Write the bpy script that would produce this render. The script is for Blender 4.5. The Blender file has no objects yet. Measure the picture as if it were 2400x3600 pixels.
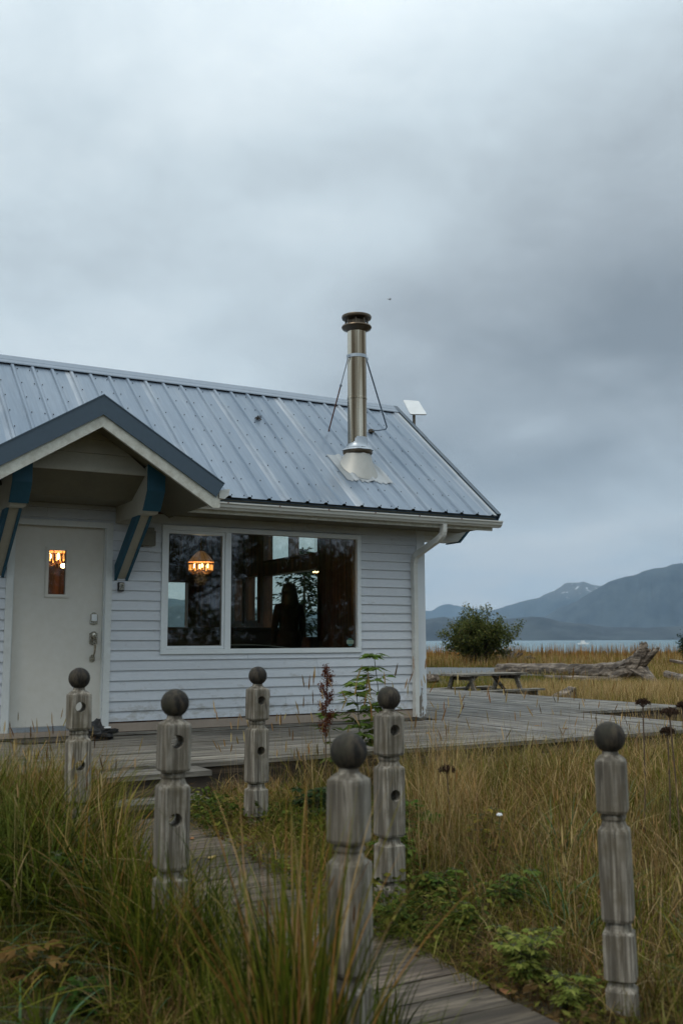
import bpy, bmesh, math, random
import numpy as np
from mathutils import Vector, Matrix
C = bpy.context.scene.collection
SC = bpy.context.scene
R = math.radians

# ------------------------------------------------------------------ camera
CAMP = Vector((0.0, -10.2, 1.5))
TH, PI_, RO = R(29.27), R(7.391), R(-0.2474)
_f = Vector((math.sin(TH)*math.cos(PI_), math.cos(TH)*math.cos(PI_), math.sin(PI_)))
_r = Vector((math.cos(TH), -math.sin(TH), 0)); _u = _r.cross(_f)
_rt = math.cos(RO)*_r + math.sin(RO)*_u; _up = -math.sin(RO)*_r + math.cos(RO)*_u
cam = bpy.data.cameras.new('camera'); cam.sensor_fit = 'HORIZONTAL'; cam.sensor_width = 24; cam.lens = 35
cam.clip_start = 0.05; cam.clip_end = 80000
cam.dof.use_dof = True; cam.dof.focus_distance = 11.0; cam.dof.aperture_fstop = 2.8
co = bpy.data.objects.new('camera', cam); C.objects.link(co)
co.matrix_world = Matrix.Translation(CAMP) @ Matrix((_rt, _up, -_f)).transposed().to_4x4()
SC.camera = co
F = 3500.0
def at(u, v, y):            # measured photograph pixel (2400x3600) -> point on the plane y = const
    d = _f + (u-1200)/F*_rt - (v-1800)/F*_up
    return CAMP + d*((y-CAMP.y)/d.y)
def atz(u, v, z):
    d = _f + (u-1200)/F*_rt - (v-1800)/F*_up
    return CAMP + d*((z-CAMP.z)/d.z)

# ------------------------------------------------------------------ world, sun, exposure
SUN_EL, SUN_AZ = R(48), R(250)
W = bpy.data.worlds.new('World'); SC.world = W; W.use_nodes = True
nt = W.node_tree; nt.nodes.clear()
def N(nt, t, **k):
    n = nt.nodes.new(t)
    for a, b in k.items():
        if a.startswith('i_'): n.inputs[int(a[2:])].default_value = b
        else: setattr(n, a, b)
    return n
def L(nt, a, b): nt.links.new(a, b)
def ramp(nt, stops, interp='LINEAR'):
    n = nt.nodes.new('ShaderNodeValToRGB'); n.color_ramp.interpolation = interp
    e = n.color_ramp.elements
    while len(e) < len(stops): e.new(0.5)
    for i, (p, c) in enumerate(stops):
        e[i].position = p
        e[i].color = (c, c, c, 1) if isinstance(c, (int, float)) else (*c, 1)
    return n
def build_world():
    out = N(nt, 'ShaderNodeOutputWorld'); bg = N(nt, 'ShaderNodeBackground'); bg.inputs[1].default_value = 0.1
    sky = N(nt, 'ShaderNodeTexSky', sky_type='NISHITA', sun_disc=False, sun_elevation=SUN_EL, sun_rotation=SUN_AZ)
    tc = N(nt, 'ShaderNodeTexCoord'); sep = N(nt, 'ShaderNodeSeparateXYZ'); L(nt, tc.outputs['Generated'], sep.inputs[0])
    # cloud-deck coordinates: direction projected on a high flat layer
    zc = N(nt, 'ShaderNodeMath', operation='MAXIMUM', i_1=0.0); L(nt, sep.outputs[2], zc.inputs[0])
    za = N(nt, 'ShaderNodeMath', operation='ADD', i_1=0.34); L(nt, zc.outputs[0], za.inputs[0])
    dv = N(nt, 'ShaderNodeVectorMath', operation='DIVIDE'); L(nt, tc.outputs['Generated'], dv.inputs[0])
    cx = N(nt, 'ShaderNodeCombineXYZ'); L(nt, za.outputs[0], cx.inputs[0]); L(nt, za.outputs[0], cx.inputs[1]); cx.inputs[2].default_value = 1
    L(nt, cx.outputs[0], dv.inputs[1])
    fl = N(nt, 'ShaderNodeVectorMath', operation='MULTIPLY'); fl.inputs[1].default_value = (1, 1, 0.0); L(nt, dv.outputs[0], fl.inputs[0])
    def noise(scale, det, off, dist=0.0, rough=0.5):
        mp = N(nt, 'ShaderNodeVectorMath', operation='ADD'); mp.inputs[1].default_value = off; L(nt, fl.outputs[0], mp.inputs[0])
        n = N(nt, 'ShaderNodeTexNoise'); n.inputs['Scale'].default_value = scale; n.inputs['Detail'].default_value = det
        n.inputs['Roughness'].default_value = rough; n.inputs['Distortion'].default_value = dist
        L(nt, mp.outputs[0], n.inputs['Vector']); return n.outputs['Fac']
    n1 = noise(1.0, 3, (3.1, 1.7, 0), 0.4, 0.45); n2 = noise(2.6, 7, (9.3, 4.2, 2), 0.35, 0.5); n3 = noise(6.0, 8, (1.0, 8.0, 5), 0.3, 0.65)
    # one heavy darker bank of cloud low over the bay
    elr = ramp(nt, [(0.0, 0.0), (0.09, 0.30), (0.20, 0.85), (0.33, 1.0), (0.43, 0.35), (0.56, 0.0), (1.0, 0.0)], 'EASE'); L(nt, sep.outputs[2], elr.inputs[0])
    dt = N(nt, 'ShaderNodeVectorMath', operation='DOT_PRODUCT'); a = R(47); dt.inputs[1].default_value = (math.sin(a), math.cos(a), 0)
    L(nt, tc.outputs['Generated'], dt.inputs[0])
    azr = ramp(nt, [(0.0, 0.25), (0.70, 0.12), (0.88, 0.22), (0.96, 0.9), (1.0, 1.1)], 'EASE'); L(nt, dt.outputs['Value'], azr.inputs[0])
    bank = N(nt, 'ShaderNodeMath', operation='MULTIPLY'); L(nt, elr.outputs[0], bank.inputs[0]); L(nt, azr.outputs[0], bank.inputs[1])
    def ma(op, x, y):
        n = N(nt, 'ShaderNodeMath', operation=op)
        for i, q in enumerate((x, y)):
            if isinstance(q, (int, float)): n.inputs[i].default_value = q
            else: L(nt, q, n.inputs[i])
        return n.outputs[0]
    s = ma('ADD', ma('MULTIPLY', ma('SUBTRACT', n1, 0.5), 1.1), ma('MULTIPLY', ma('SUBTRACT', n2, 0.5), 0.85))
    s = ma('ADD', s, ma('MULTIPLY', ma('SUBTRACT', n3, 0.5), 0.34))
    v = ma('SUBTRACT', ma('ADD', 0.80, s), ma('MULTIPLY', bank.outputs[0], ma('ADD', 0.72, ma('MULTIPLY', ma('SUBTRACT', n2, 0.5), 2.2))))
    cr = ramp(nt, [(0.0, (2.5, 2.85, 3.15)), (0.35, (4.2, 4.75, 5.15)), (0.7, (6.8, 7.8, 8.35)), (1.0, (9.0, 9.9, 10.3))]); L(nt, v, cr.inputs[0])
    lo = ramp(nt, [(0.0, 0.8), (0.05, 1.0), (0.09, 0.55), (0.16, 0.0)], 'EASE'); L(nt, sep.outputs[2], lo.inputs[0])
    m0 = N(nt, 'ShaderNodeMixRGB'); nl = N(nt, 'ShaderNodeTexNoise'); nl.inputs['Scale'].default_value = 7.0; nl.inputs['Detail'].default_value = 6; sc_ = N(nt, 'ShaderNodeVectorMath', operation='MULTIPLY'); sc_.inputs[1].default_value = (1, 1, 3.5); L(nt, tc.outputs['Generated'], sc_.inputs[0]); L(nt, sc_.outputs[0], nl.inputs['Vector']); lr = ramp(nt, [(0.40, 0.25), (0.60, 1.0)]); L(nt, nl.outputs['Fac'], lr.inputs[0]); L(nt, ma('MULTIPLY', lo.outputs[0], lr.outputs[0]), m0.inputs[0]); L(nt, cr.outputs[0], m0.inputs[1]); m0.inputs[2].default_value = (9.2, 9.3, 9.1, 1)
    # an overcast sky is brightest overhead
    zr = ramp(nt, [(0.0, 0.98), (0.45, 1.0), (0.70, 1.30), (1.0, 1.6)]); L(nt, sep.outputs[2], zr.inputs[0])
    mz = N(nt, 'ShaderNodeVectorMath', operation='SCALE'); L(nt, m0.outputs[0], mz.inputs[0]); L(nt, zr.outputs[0], mz.inputs['Scale'])
    mx = N(nt, 'ShaderNodeMixRGB'); mx.inputs[0].default_value = 0.95
    L(nt, sky.outputs[0], mx.inputs[1]); L(nt, mz.outputs[0], mx.inputs[2])
    L(nt, mx.outputs[0], bg.inputs[0]); L(nt, bg.outputs[0], out.inputs[0])
build_world()
sl = bpy.data.lights.new('sun', 'SUN'); sl.energy = 1.1; sl.angle = R(25); sl.color = (1.0, 0.93, 0.82)
so = bpy.data.objects.new('sun', sl); C.objects.link(so)
sd = Vector((math.sin(SUN_AZ)*math.cos(SUN_EL), math.cos(SUN_AZ)*math.cos(SUN_EL), math.sin(SUN_EL)))
so.rotation_euler = sd.to_track_quat('Z', 'Y').to_euler(); so.location = (0, -30, 40)
SC.view_settings.view_transform = 'Standard'; SC.view_settings.look = 'None'
SC.view_settings.exposure = 0.0; SC.view_settings.gamma = 1.0
SC.cycles.max_bounces = 8; SC.cycles.transparent_max_bounces = 24; SC.cycles.diffuse_bounces = 3; SC.cycles.glossy_bounces = 4
SC.cycles.caustics_reflective = False; SC.cycles.caustics_refractive = False
SC.cycles.sample_clamp_indirect = 4.0

# ------------------------------------------------------------------ materials
def newmat(name):
    m = bpy.data.materials.new(name); m.use_nodes = True; t = m.node_tree
    b = t.nodes['Principled BSDF']; return m, t, b
def coords(t, scale=(1, 1, 1), kind='Object'):
    tc = t.nodes.new('ShaderNodeTexCoord'); mp = t.nodes.new('ShaderNodeMapping'); mp.inputs['Scale'].default_value = scale
    t.links.new(tc.outputs[kind], mp.inputs[0]); return mp.outputs[0]
def tnoise(t, vec, scale, det=4, rough=0.55, dist=0):
    n = t.nodes.new('ShaderNodeTexNoise'); n.inputs['Scale'].default_value = scale; n.inputs['Detail'].default_value = det
    n.inputs['Roughness'].default_value = rough; n.inputs['Distortion'].default_value = dist
    t.links.new(vec, n.inputs['Vector']); return n.outputs['Fac']
def mixc(t, fac, a, b, mode='MIX'):
    n = t.nodes.new('ShaderNodeMixRGB'); n.blend_type = mode
    for i, q in enumerate((fac, a, b)):
        if isinstance(q, (int, float)): n.inputs[i].default_value = q if i == 0 else (q, q, q, 1)
        elif isinstance(q, tuple): n.inputs[i].default_value = (*q, 1)
        else: t.links.new(q, n.inputs[i])
    return n.outputs[0]
def bump(t, b, h, strength=0.3, dist=0.01):
    n = t.nodes.new('ShaderNodeBump'); n.inputs['Strength'].default_value = strength; n.inputs['Distance'].default_value = dist
    t.links.new(h, n.inputs['Height']); t.links.new(n.outputs[0], b.inputs['Normal'])
def tramp(t, fac, stops):
    n = ramp(t, stops); t.links.new(fac, n.inputs[0]); return n.outputs[0]
def paint(name, col, dirt=0.35, rough=0.55, dirtcol=None, scale=3.0, stretch=(1, 1, 1)):
    m, t, b = newmat(name); v = coords(t, stretch)
    n = tnoise(t, v, scale, 6, 0.65); n2 = tnoise(t, v, scale*12, 3)
    dc = dirtcol or tuple(c*0.6 for c in col)
    f = tramp(t, n, [(0.35, 0.0), (0.75, 1.0)])
    mm = t.nodes.new('ShaderNodeMath'); mm.operation = 'MULTIPLY'; mm.inputs[1].default_value = dirt; t.links.new(f, mm.inputs[0])
    c = mixc(t, mm.outputs[0], col, dc)
    c = mixc(t, 0.12, c, n2, 'OVERLAY')
    t.links.new(c, b.inputs['Base Color']); b.inputs['Roughness'].default_value = rough
    bump(t, b, n2, 0.15, 0.003); return m
def wood(name, c_light, c_dark, grain=(1, 1, 0.06), scale=40, rough=0.85, tint=True, crack=0.55, moss=None):
    m, t, b = newmat(name); v = coords(t, grain)
    g = tnoise(t, v, scale, 6, 0.7, 0.3); g2 = tnoise(t, v, scale*0.25, 3, 0.5)
    c = tramp(t, g, [(0.34, tuple(x*0.6 for x in c_dark)), (0.44, c_dark), (0.53, tuple((a+b_)/2 for a, b_ in zip(c_dark, c_light))), (0.64, c_light)])
    c = mixc(t, tramp(t, g2, [(0.36, 0.8), (0.50, 0.0)]), c, tuple(x*0.45 for x in c_dark), 'MIX') if crack > 0.5 else c
    blot = tnoise(t, coords(t), 2.3, 4)
    cr_ = tnoise(t, coords(t, tuple(q*0.4 if q < 1 else 1 for q in grain)), scale*0.45, 2, 0.4, 0.2); c = mixc(t, tramp(t, cr_, [(0.488, 0.0), (0.4985, 0.85), (0.5015, 0.85), (0.512, 0.0)]), c, tuple(x*0.2 for x in c_dark))
    c = mixc(t, tramp(t, blot, [(0.45, 0.0), (0.62, 0.55)]), c, tuple(x*0.55 for x in c_dark))
    if moss: c = mixc(t, tramp(t, tnoise(t, coords(t), 7, 4), [(0.5, 0.0), (0.68, 0.7)]), c, moss)
    if tint:
        a = t.nodes.new('ShaderNodeAttribute'); a.attribute_name = 'tint'
        c = mixc(t, 1.0, c, a.outputs['Color'], 'MULTIPLY')
    t.links.new(c, b.inputs['Base Color']); b.inputs['Roughness'].default_value = rough
    bump(t, b, g, 0.5, 0.006); return m
def plain(name, col, rough=0.6, metal=0.0, emis=None, es=0.0):
    m, t, b = newmat(name); b.inputs['Roughness'].default_value = rough; b.inputs['Metallic'].default_value = metal
    v = coords(t); n = tnoise(t, v, 9, 5)
    c = mixc(t, tramp(t, n, [(0.3, 0.0), (0.8, 0.35)]), col, tuple(x*0.6 for x in col)); t.links.new(c, b.inputs['Base Color'])
    if emis: b.inputs['Emission Color'].default_value = (*emis, 1); b.inputs['Emission Strength'].default_value = es
    return m
M = {}
def sidingmat():
    m = paint('siding_paint', (0.60, 0.625, 0.655), 0.25, 0.5, (0.42, 0.43, 0.44), 1.3, (1, 1, 3)); t = m.node_tree; b = t.nodes['Principled BSDF']; src = b.inputs['Base Color'].links[0].from_socket
    tc = t.nodes.new('ShaderNodeTexCoord'); sp = t.nodes.new('ShaderNodeSeparateXYZ'); t.links.new(tc.outputs['Object'], sp.inputs[0])
    mr = t.nodes.new('ShaderNodeMapRange'); mr.inputs[1].default_value = 0.15; mr.inputs[2].default_value = 0.62; mr.inputs[3].default_value = 0.16; mr.inputs[4].default_value = 0.0; t.links.new(sp.outputs[2], mr.inputs[0])
    n = tnoise(t, coords(t, (1, 1, 2.0)), 6, 7, 0.7); ad = t.nodes.new('ShaderNodeMath'); ad.operation = 'ADD'; t.links.new(n, ad.inputs[0]); t.links.new(mr.outputs[0], ad.inputs[1])
    c = mixc(t, tramp(t, ad.outputs[0], [(0.60, 0.0), (0.74, 0.5)]), src, (0.27, 0.24, 0.19)); ti = t.nodes.new('ShaderNodeAttribute'); ti.attribute_name = 'tint'
    t.links.new(mixc(t, 1.0, c, ti.outputs['Color'], 'MULTIPLY'), b.inputs['Base Color']); return m
M['siding'] = sidingmat()
M['trim'] = paint('white_trim_paint', (0.68, 0.70, 0.68), 0.4, 0.5, (0.40, 0.39, 0.34), 5, (1, 1, 0.5))
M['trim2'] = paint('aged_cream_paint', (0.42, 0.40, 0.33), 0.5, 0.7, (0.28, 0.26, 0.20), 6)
M['vinyl'] = paint('white_window_vinyl', (0.74, 0.77, 0.77), 0.2, 0.4)
M['fascia'] = paint('rough_white_fascia', (0.62, 0.62, 0.55), 0.7, 0.7, (0.33, 0.30, 0.23), 16)
M['door'] = paint('white_door_paint', (0.66, 0.63, 0.56), 0.25, 0.45, (0.52, 0.50, 0.45), 1.2)
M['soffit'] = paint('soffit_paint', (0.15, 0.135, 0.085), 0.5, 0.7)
M['skirt'] = paint('tan_skirt_paint', (0.36, 0.29, 0.23), 0.4, 0.7)
M['blue'] = paint('blue_trim_paint', (0.014, 0.088, 0.142), 0.45, 0.65, (0.010, 0.05, 0.08), 6)
M['slate'] = paint('dark_slate_metal', (0.050, 0.080, 0.110), 0.3, 0.42, (0.06, 0.09, 0.12), 2)
M['gutter'] = paint('gutter_enamel', (0.66, 0.66, 0.62), 0.5, 0.4, (0.42, 0.40, 0.34), 3, (0.3, 1, 1))
M['boxpaint'] = paint('outlet_box_paint', (0.17, 0.16, 0.12), 0.5, 0.7)
M['post'] = wood('weathered_post_wood', (0.47, 0.43, 0.36), (0.17, 0.145, 0.110), (1, 1, 0.045), 60, moss=(0.10, 0.080, 0.045))
M['ball'] = wood('dark_weathered_ball_wood', (0.075, 0.058, 0.038), (0.010, 0.007, 0.005), (1, 1, 0.35), 26, moss=(0.035, 0.033, 0.018))
M['deckx'] = wood('deck_wood', (0.31, 0.285, 0.24), (0.15, 0.135, 0.11), (0.05, 1, 1), 45)
M['decky'] = wood('deck_wood_crosswise', (0.34, 0.32, 0.285), (0.175, 0.162, 0.138), (1, 0.05, 1), 45)
M['plank'] = wood('path_plank_wood', (0.22, 0.178, 0.132), (0.085, 0.065, 0.046), (0.06, 1, 1), 40)
M['rim'] = wood('old_brown_wood', (0.17, 0.125, 0.085), (0.05, 0.038, 0.026), (0.05, 1, 1), 30)
M['table'] = wood('picnic_table_wood', (0.36, 0.33, 0.27), (0.14, 0.12, 0.09), (0.08, 1, 1), 30)
M['drift'] = wood('driftwood', (0.33, 0.27, 0.21), (0.085, 0.062, 0.043), (1, 0.10, 1), 12)
M['bark'] = wood('bark', (0.12, 0.10, 0.075), (0.035, 0.028, 0.02), (1, 1, 0.15), 25, tint=False)
M['inwood'] = wood('interior_wood_panel', (0.22, 0.085, 0.032), (0.07, 0.025, 0.010), (1, 1, 0.05), 14, 0.5, tint=False)
M['infloor'] = plain('interior_floor', (0.08, 0.05, 0.035), 0.4)
M['ceiling'] = plain('interior_ceiling', (0.22, 0.16, 0.11), 0.8)
M['steel'] = None
M['galv'] = plain('galvanised_steel', (0.42, 0.46, 0.50), 0.38, 0.7)
M['lead'] = plain('flashing_boot_alloy', (0.50, 0.49, 0.45), 0.5, 0.3)
M['darkmetal'] = plain('dark_brown_metal', (0.13, 0.10, 0.07), 0.35, 0.8)
M['nickel'] = plain('brushed_nickel', (0.50, 0.47, 0.40), 0.25, 0.95)
M['rust'] = plain('rusty_rod', (0.20, 0.085, 0.055), 0.75, 0.2)
M['bluegrey'] = plain('blue_grey_rod', (0.16, 0.20, 0.25), 0.5, 0.5)
M['black'] = plain('black_rubber', (0.022, 0.022, 0.022), 0.6)
M['mat'] = plain('brown_mat_fibre', (0.055, 0.045, 0.035), 0.95)
M['screw'] = plain('screw_heads', (0.05, 0.055, 0.06), 0.5, 0.5)
M['white'] = plain('white_plastic', (0.80, 0.82, 0.82), 0.3)
M['cloth'] = plain('dark_cloth', (0.018, 0.018, 0.022), 0.9)
M['skin'] = plain('skin', (0.30, 0.18, 0.13), 0.6)
M['hair'] = plain('dark_hair', (0.012, 0.010, 0.009), 0.6)
M['boat'] = plain('white_boat', (0.75, 0.75, 0.75), 0.5)
M['brass'] = plain('dark_brass', (0.20, 0.11, 0.04), 0.35, 0.8)
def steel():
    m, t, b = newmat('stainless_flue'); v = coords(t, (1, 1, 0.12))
    v = coords(t, (1, 1, 0.02)); n = tnoise(t, v, 15, 3, 0.5); c = tramp(t, n, [(0.38, (0.13, 0.095, 0.06)), (0.47, (0.34, 0.28, 0.20)), (0.56, (0.62, 0.56, 0.46))])  # vertical reflection bands of the pipe, painted into the steel colour
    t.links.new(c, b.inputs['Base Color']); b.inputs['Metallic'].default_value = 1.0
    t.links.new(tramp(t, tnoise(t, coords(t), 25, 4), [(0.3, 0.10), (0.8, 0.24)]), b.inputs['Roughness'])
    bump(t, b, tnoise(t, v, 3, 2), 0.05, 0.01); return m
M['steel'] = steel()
def roofmat():
    m, t, b = newmat('blue_grey_roof_metal')
    tc = t.nodes.new('ShaderNodeTexCoord'); sp = t.nodes.new('ShaderNodeSeparateXYZ'); t.links.new(tc.outputs['Object'], sp.inputs[0])
    def ma(op, x, y):
        n = t.nodes.new('ShaderNodeMath'); n.operation = op
        for i, q in enumerate((x, y)):
            if isinstance(q, (int, float)): n.inputs[i].default_value = q
            else: t.links.new(q, n.inputs[i])
        return n.outputs[0]
    v = coords(t, (1, 0.10, 0.10)); streak = tnoise(t, v, 9, 6, 0.7); fine = tnoise(t, coords(t, (1, 0.05, 0.05)), 45, 4, 0.6)
    ph = ma('MODULO', ma('ADD', sp.outputs[0], 100*0.9252-4.28+0.04), 0.9252)
    lap = tramp(t, ma('DIVIDE', ph, 0.9252), [(0.0, 0.0), (0.05, 0.0), (0.06, 1.0), (0.12, 0.6), (0.22, 0.0), (1.0, 0.0)])
    patch = tramp(t, tnoise(t, coords(t, (0.8, 0.5, 0.5)), 1.1, 4), [(0.38, 0.15), (0.62, 1.0)])
    f = ma('MULTIPLY', ma('MULTIPLY', lap, patch), tramp(t, streak, [(0.25, 0.3), (0.65, 1.0)]))
    f2 = tramp(t, streak, [(0.52, 0.0), (0.78, 0.45)])
    base = mixc(t, tramp(t, tnoise(t, coords(t, (1, 0.2, 0.2)), 2.0, 3), [(0.3, 0.0), (0.7, 1.0)]), (0.145, 0.195, 0.255), (0.205, 0.255, 0.315))
    c = mixc(t, f2, base, (0.40, 0.44, 0.48)); c = mixc(t, f, c, (0.52, 0.54, 0.56)); c = mixc(t, 0.25, c, fine, 'OVERLAY')
    t.links.new(c, b.inputs['Base Color']); b.inputs['Metallic'].default_value = 0.35
    t.links.new(tramp(t, streak, [(0.3, 0.30), (0.8, 0.5)]), b.inputs['Roughness'])
    return m
M['roof'] = roofmat()
def glassmat(name, tint=(0.80, 0.85, 0.80), boost=1.0):
    m = bpy.data.materials.new(name); m.use_nodes = True; t = m.node_tree; t.nodes.clear()
    o = t.nodes.new('ShaderNodeOutputMaterial'); tr = t.nodes.new('ShaderNodeBsdfTransparent'); tr.inputs[0].default_value = (*tint, 1)
    gl = t.nodes.new('ShaderNodeBsdfGlossy'); gl.inputs['Roughness'].default_value = 0.026; gl.inputs[0].default_value = (0.9, 0.88, 0.95, 1)
    fr = t.nodes.new('ShaderNodeFresnel'); fr.inputs[0].default_value = 1.5
    mu = t.nodes.new('ShaderNodeMath'); mu.operation = 'MULTIPLY'; mu.inputs[1].default_value = boost; mu.use_clamp = True
    t.links.new(fr.outputs[0], mu.inputs[0])
    mx = t.nodes.new('ShaderNodeMixShader'); t.links.new(mu.outputs[0], mx.inputs[0]); t.links.new(tr.outputs[0], mx.inputs[1]); t.links.new(gl.outputs[0], mx.inputs[2])
    t.links.new(mx.outputs[0], o.inputs[0]); return m
M['glass'] = glassmat('window_glass', boost=1.9); M['doorglass'] = glassmat('door_glass', (.92, .92, .9), 0.7)
M['lampglass'] = None
def leafmat(name, transl=0.35, rough=0.8):
    m = bpy.data.materials.new(name); m.use_nodes = True; t = m.node_tree; b = t.nodes['Principled BSDF']; o = t.nodes['Material Output']
    a = t.nodes.new('ShaderNodeAttribute'); a.attribute_name = 'Col'
    t.links.new(a.outputs['Color'], b.inputs['Base Color']); b.inputs['Roughness'].default_value = rough
    b.inputs['Specular IOR Level'].default_value = 0.08
    tl = t.nodes.new('ShaderNodeBsdfTranslucent'); t.links.new(a.outputs['Color'], tl.inputs[0])
    mx = t.nodes.new('ShaderNodeMixShader'); mx.inputs[0].default_value = transl
    t.links.new(b.outputs[0], mx.inputs[1]); t.links.new(tl.outputs[0], mx.inputs[2]); t.links.new(mx.outputs[0], o.inputs[0]); return m
M['leaf'] = leafmat('foliage'); M['blade'] = leafmat('grass_blades', 0.3, 0.8)
def emit(name, col, s):
    m = bpy.data.materials.new(name); m.use_nodes = True; t = m.node_tree; b = t.nodes['Principled BSDF']
    b.inputs['Base Color'].default_value = (*col, 1); b.inputs['Emission Color'].default_value = (*col, 1); b.inputs['Emission Strength'].default_value = s; return m
M['bulb'] = emit('lit_bulb', (1.0, 0.66, 0.30), 14); M['crystal'] = emit('lit_amber_glass', (1.0, 0.50, 0.14), 0.8)
M['shade'] = emit('lit_shade_glass', (0.75, 0.36, 0.13), 0.20)
M['crystal_far'] = M['crystal']

# ------------------------------------------------------------------ helpers
class MB:
    def __init__(s): s.v = []; s.f = []; s.mi = []; s.tint = []
    def add(s, vs, fs, mi=0, tint=1.0):
        o = len(s.v); s.v += [tuple(p) for p in vs]; s.f += [tuple(i+o for i in f) for f in fs]
        s.mi += [mi]*len(fs); s.tint += [tint]*len(fs); return s
    def box(s, x0, x1, y0, y1, z0, z1, mi=0, tint=1.0):
        vs = [(x0,y0,z0),(x1,y0,z0),(x1,y1,z0),(x0,y1,z0),(x0,y0,z1),(x1,y0,z1),(x1,y1,z1),(x0,y1,z1)]
        return s.add(vs, [(0,3,2,1),(4,5,6,7),(0,1,5,4),(1,2,6,5),(2,3,7,6),(3,0,4,7)], mi, tint)
    def prism(s, poly, vec, mi=0, tint=1.0):
        n = len(poly); vec = Vector(vec); a = [Vector(p) for p in poly]; vs = a + [p+vec for p in a]
        fs = [tuple(range(n))[::-1], tuple(range(n, 2*n))] + [(i, (i+1) % n, n+(i+1) % n, n+i) for i in range(n)]
        return s.add(vs, fs, mi, tint)
    def sweep(s, pts, prof, mi=0, up=(0,0,1), tint=1.0, radii=None, cap=True):
        # prof: list of (a,b) in the plane normal to the path
        pts = [Vector(p) for p in pts]; n = len(prof); vs = []
        for i, p in enumerate(pts):
            t = (pts[min(i+1, len(pts)-1)] - pts[max(i-1, 0)]).normalized(); u = Vector(up)
            if abs(t.dot(u)) > 0.98: u = Vector((0, 1, 0))
            a = t.cross(u).normalized(); b = a.cross(t); r = radii[i] if radii else 1.0
            vs += [p + a*(x*r) + b*(y*r) for x, y in prof]
        fs = [(i*n+j, i*n+(j+1) % n, (i+1)*n+(j+1) % n, (i+1)*n+j) for i in range(len(pts)-1) for j in range(n)]
        if cap: fs += [tuple(range(n))[::-1], tuple(range((len(pts)-1)*n, len(pts)*n))]
        return s.add(vs, fs, mi, tint)
    def tube(s, pts, r, n=8, mi=0, tint=1.0, radii=None):
        return s.sweep(pts, [(math.cos(2*math.pi*k/n)*r, math.sin(2*math.pi*k/n)*r) for k in range(n)], mi, tint=tint, radii=radii)
    def lathe(s, c, prof, n=24, mi=0, tint=1.0, mod=None, tilt=None):
        # prof: (r, z)
        c = Vector(c); vs = []
        for r, z in prof:
            for k in range(n):
                a = 2*math.pi*k/n; rr = r*(mod(a, z) if mod else 1)
                p = Vector((rr*math.cos(a), rr*math.sin(a), z))
                if tilt: p = tilt @ p
                vs.append(c+p)
        m = len(prof)
        fs = [(i*n+j, i*n+(j+1) % n, (i+1)*n+(j+1) % n, (i+1)*n+j) for i in range(m-1) for j in range(n)]
        fs += [tuple(range(n))[::-1], tuple(range((m-1)*n, m*n))]
        return s.add(vs, fs, mi, tint)
    def sphere(s, c, r, nu=14, nv=10, mi=0, sc=(1,1,1), jit=0, rnd=None, tint=1.0):
        prof = [(r*math.sin(math.pi*i/nv)+1e-5, -r*math.cos(math.pi*i/nv)) for i in range(nv+1)]
        c = Vector(c); vs = []
        for rr, z in prof:
            for k in range(nu):
                a = 2*math.pi*k/nu; q = 1 + (rnd.uniform(-jit, jit) if jit else 0)
                vs.append((c.x+rr*math.cos(a)*sc[0]*q, c.y+rr*math.sin(a)*sc[1]*q, c.z+z*sc[2]*q))
        fs = [(i*nu+j, i*nu+(j+1) % nu, (i+1)*nu+(j+1) % nu, (i+1)*nu+j) for i in range(nv) for j in range(nu)]
        return s.add(vs, fs, mi, tint)
    def build(s, name, mats, parent=None, smooth=False, bevel=0.0):
        me = bpy.data.meshes.new(name); me.from_pydata(s.v, [], s.f)
        mats = mats if isinstance(mats, (list, tuple)) else [mats]
        for m in mats: me.materials.append(m)
        me.polygons.foreach_set('material_index', s.mi)
        at_ = me.color_attributes.new('tint', 'FLOAT_COLOR', 'CORNER')
        buf = []
        for p, tn in zip(me.polygons, s.tint):
            tt = tn if isinstance(tn, tuple) else (tn, tn, tn)
            buf += [*tt, 1.0]*p.loop_total
        at_.data.foreach_set('color', buf)
        bm = bmesh.new(); bm.from_mesh(me); bmesh.ops.recalc_face_normals(bm, faces=bm.faces)
        if bevel: bmesh.ops.bevel(bm, geom=list(bm.edges), offset=bevel, segments=1, affect='EDGES')
        bm.to_mesh(me); bm.free()
        if smooth is True: me.polygons.foreach_set('use_smooth', [True]*len(me.polygons))
        elif smooth: me.polygons.foreach_set('use_smooth', [True]*len(me.polygons)); me.set_sharp_from_angle(angle=R(smooth))
        o = bpy.data.objects.new(name, me); C.objects.link(o)
        if parent:
            o.parent = parent; o.matrix_parent_inverse = Matrix.Identity(4)
            base = wloc(parent); o.location = (0, 0, 0)
            me.transform(Matrix.Translation(-base))
        return o
_W = {}
def wloc(o):
    v = Vector((0, 0, 0))
    while o: v += Vector(o.location); o = o.parent
    return v
def tag(o, label=None, cat=None, group=None, kind=None):
    if label: o['label'] = label
    if cat: o['category'] = cat
    if group: o['group'] = group
    if kind: o['kind'] = kind
    return o
def empty(name, loc, label, cat, group=None):
    o = bpy.data.objects.new(name, None); o.empty_display_size = 0.2; C.objects.link(o); o.location = loc
    return tag(o, label, cat, group)
def ss(a, b, x):
    t = np.clip((x-a)/(b-a), 0, 1); return t*t*(3-2*t)

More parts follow.
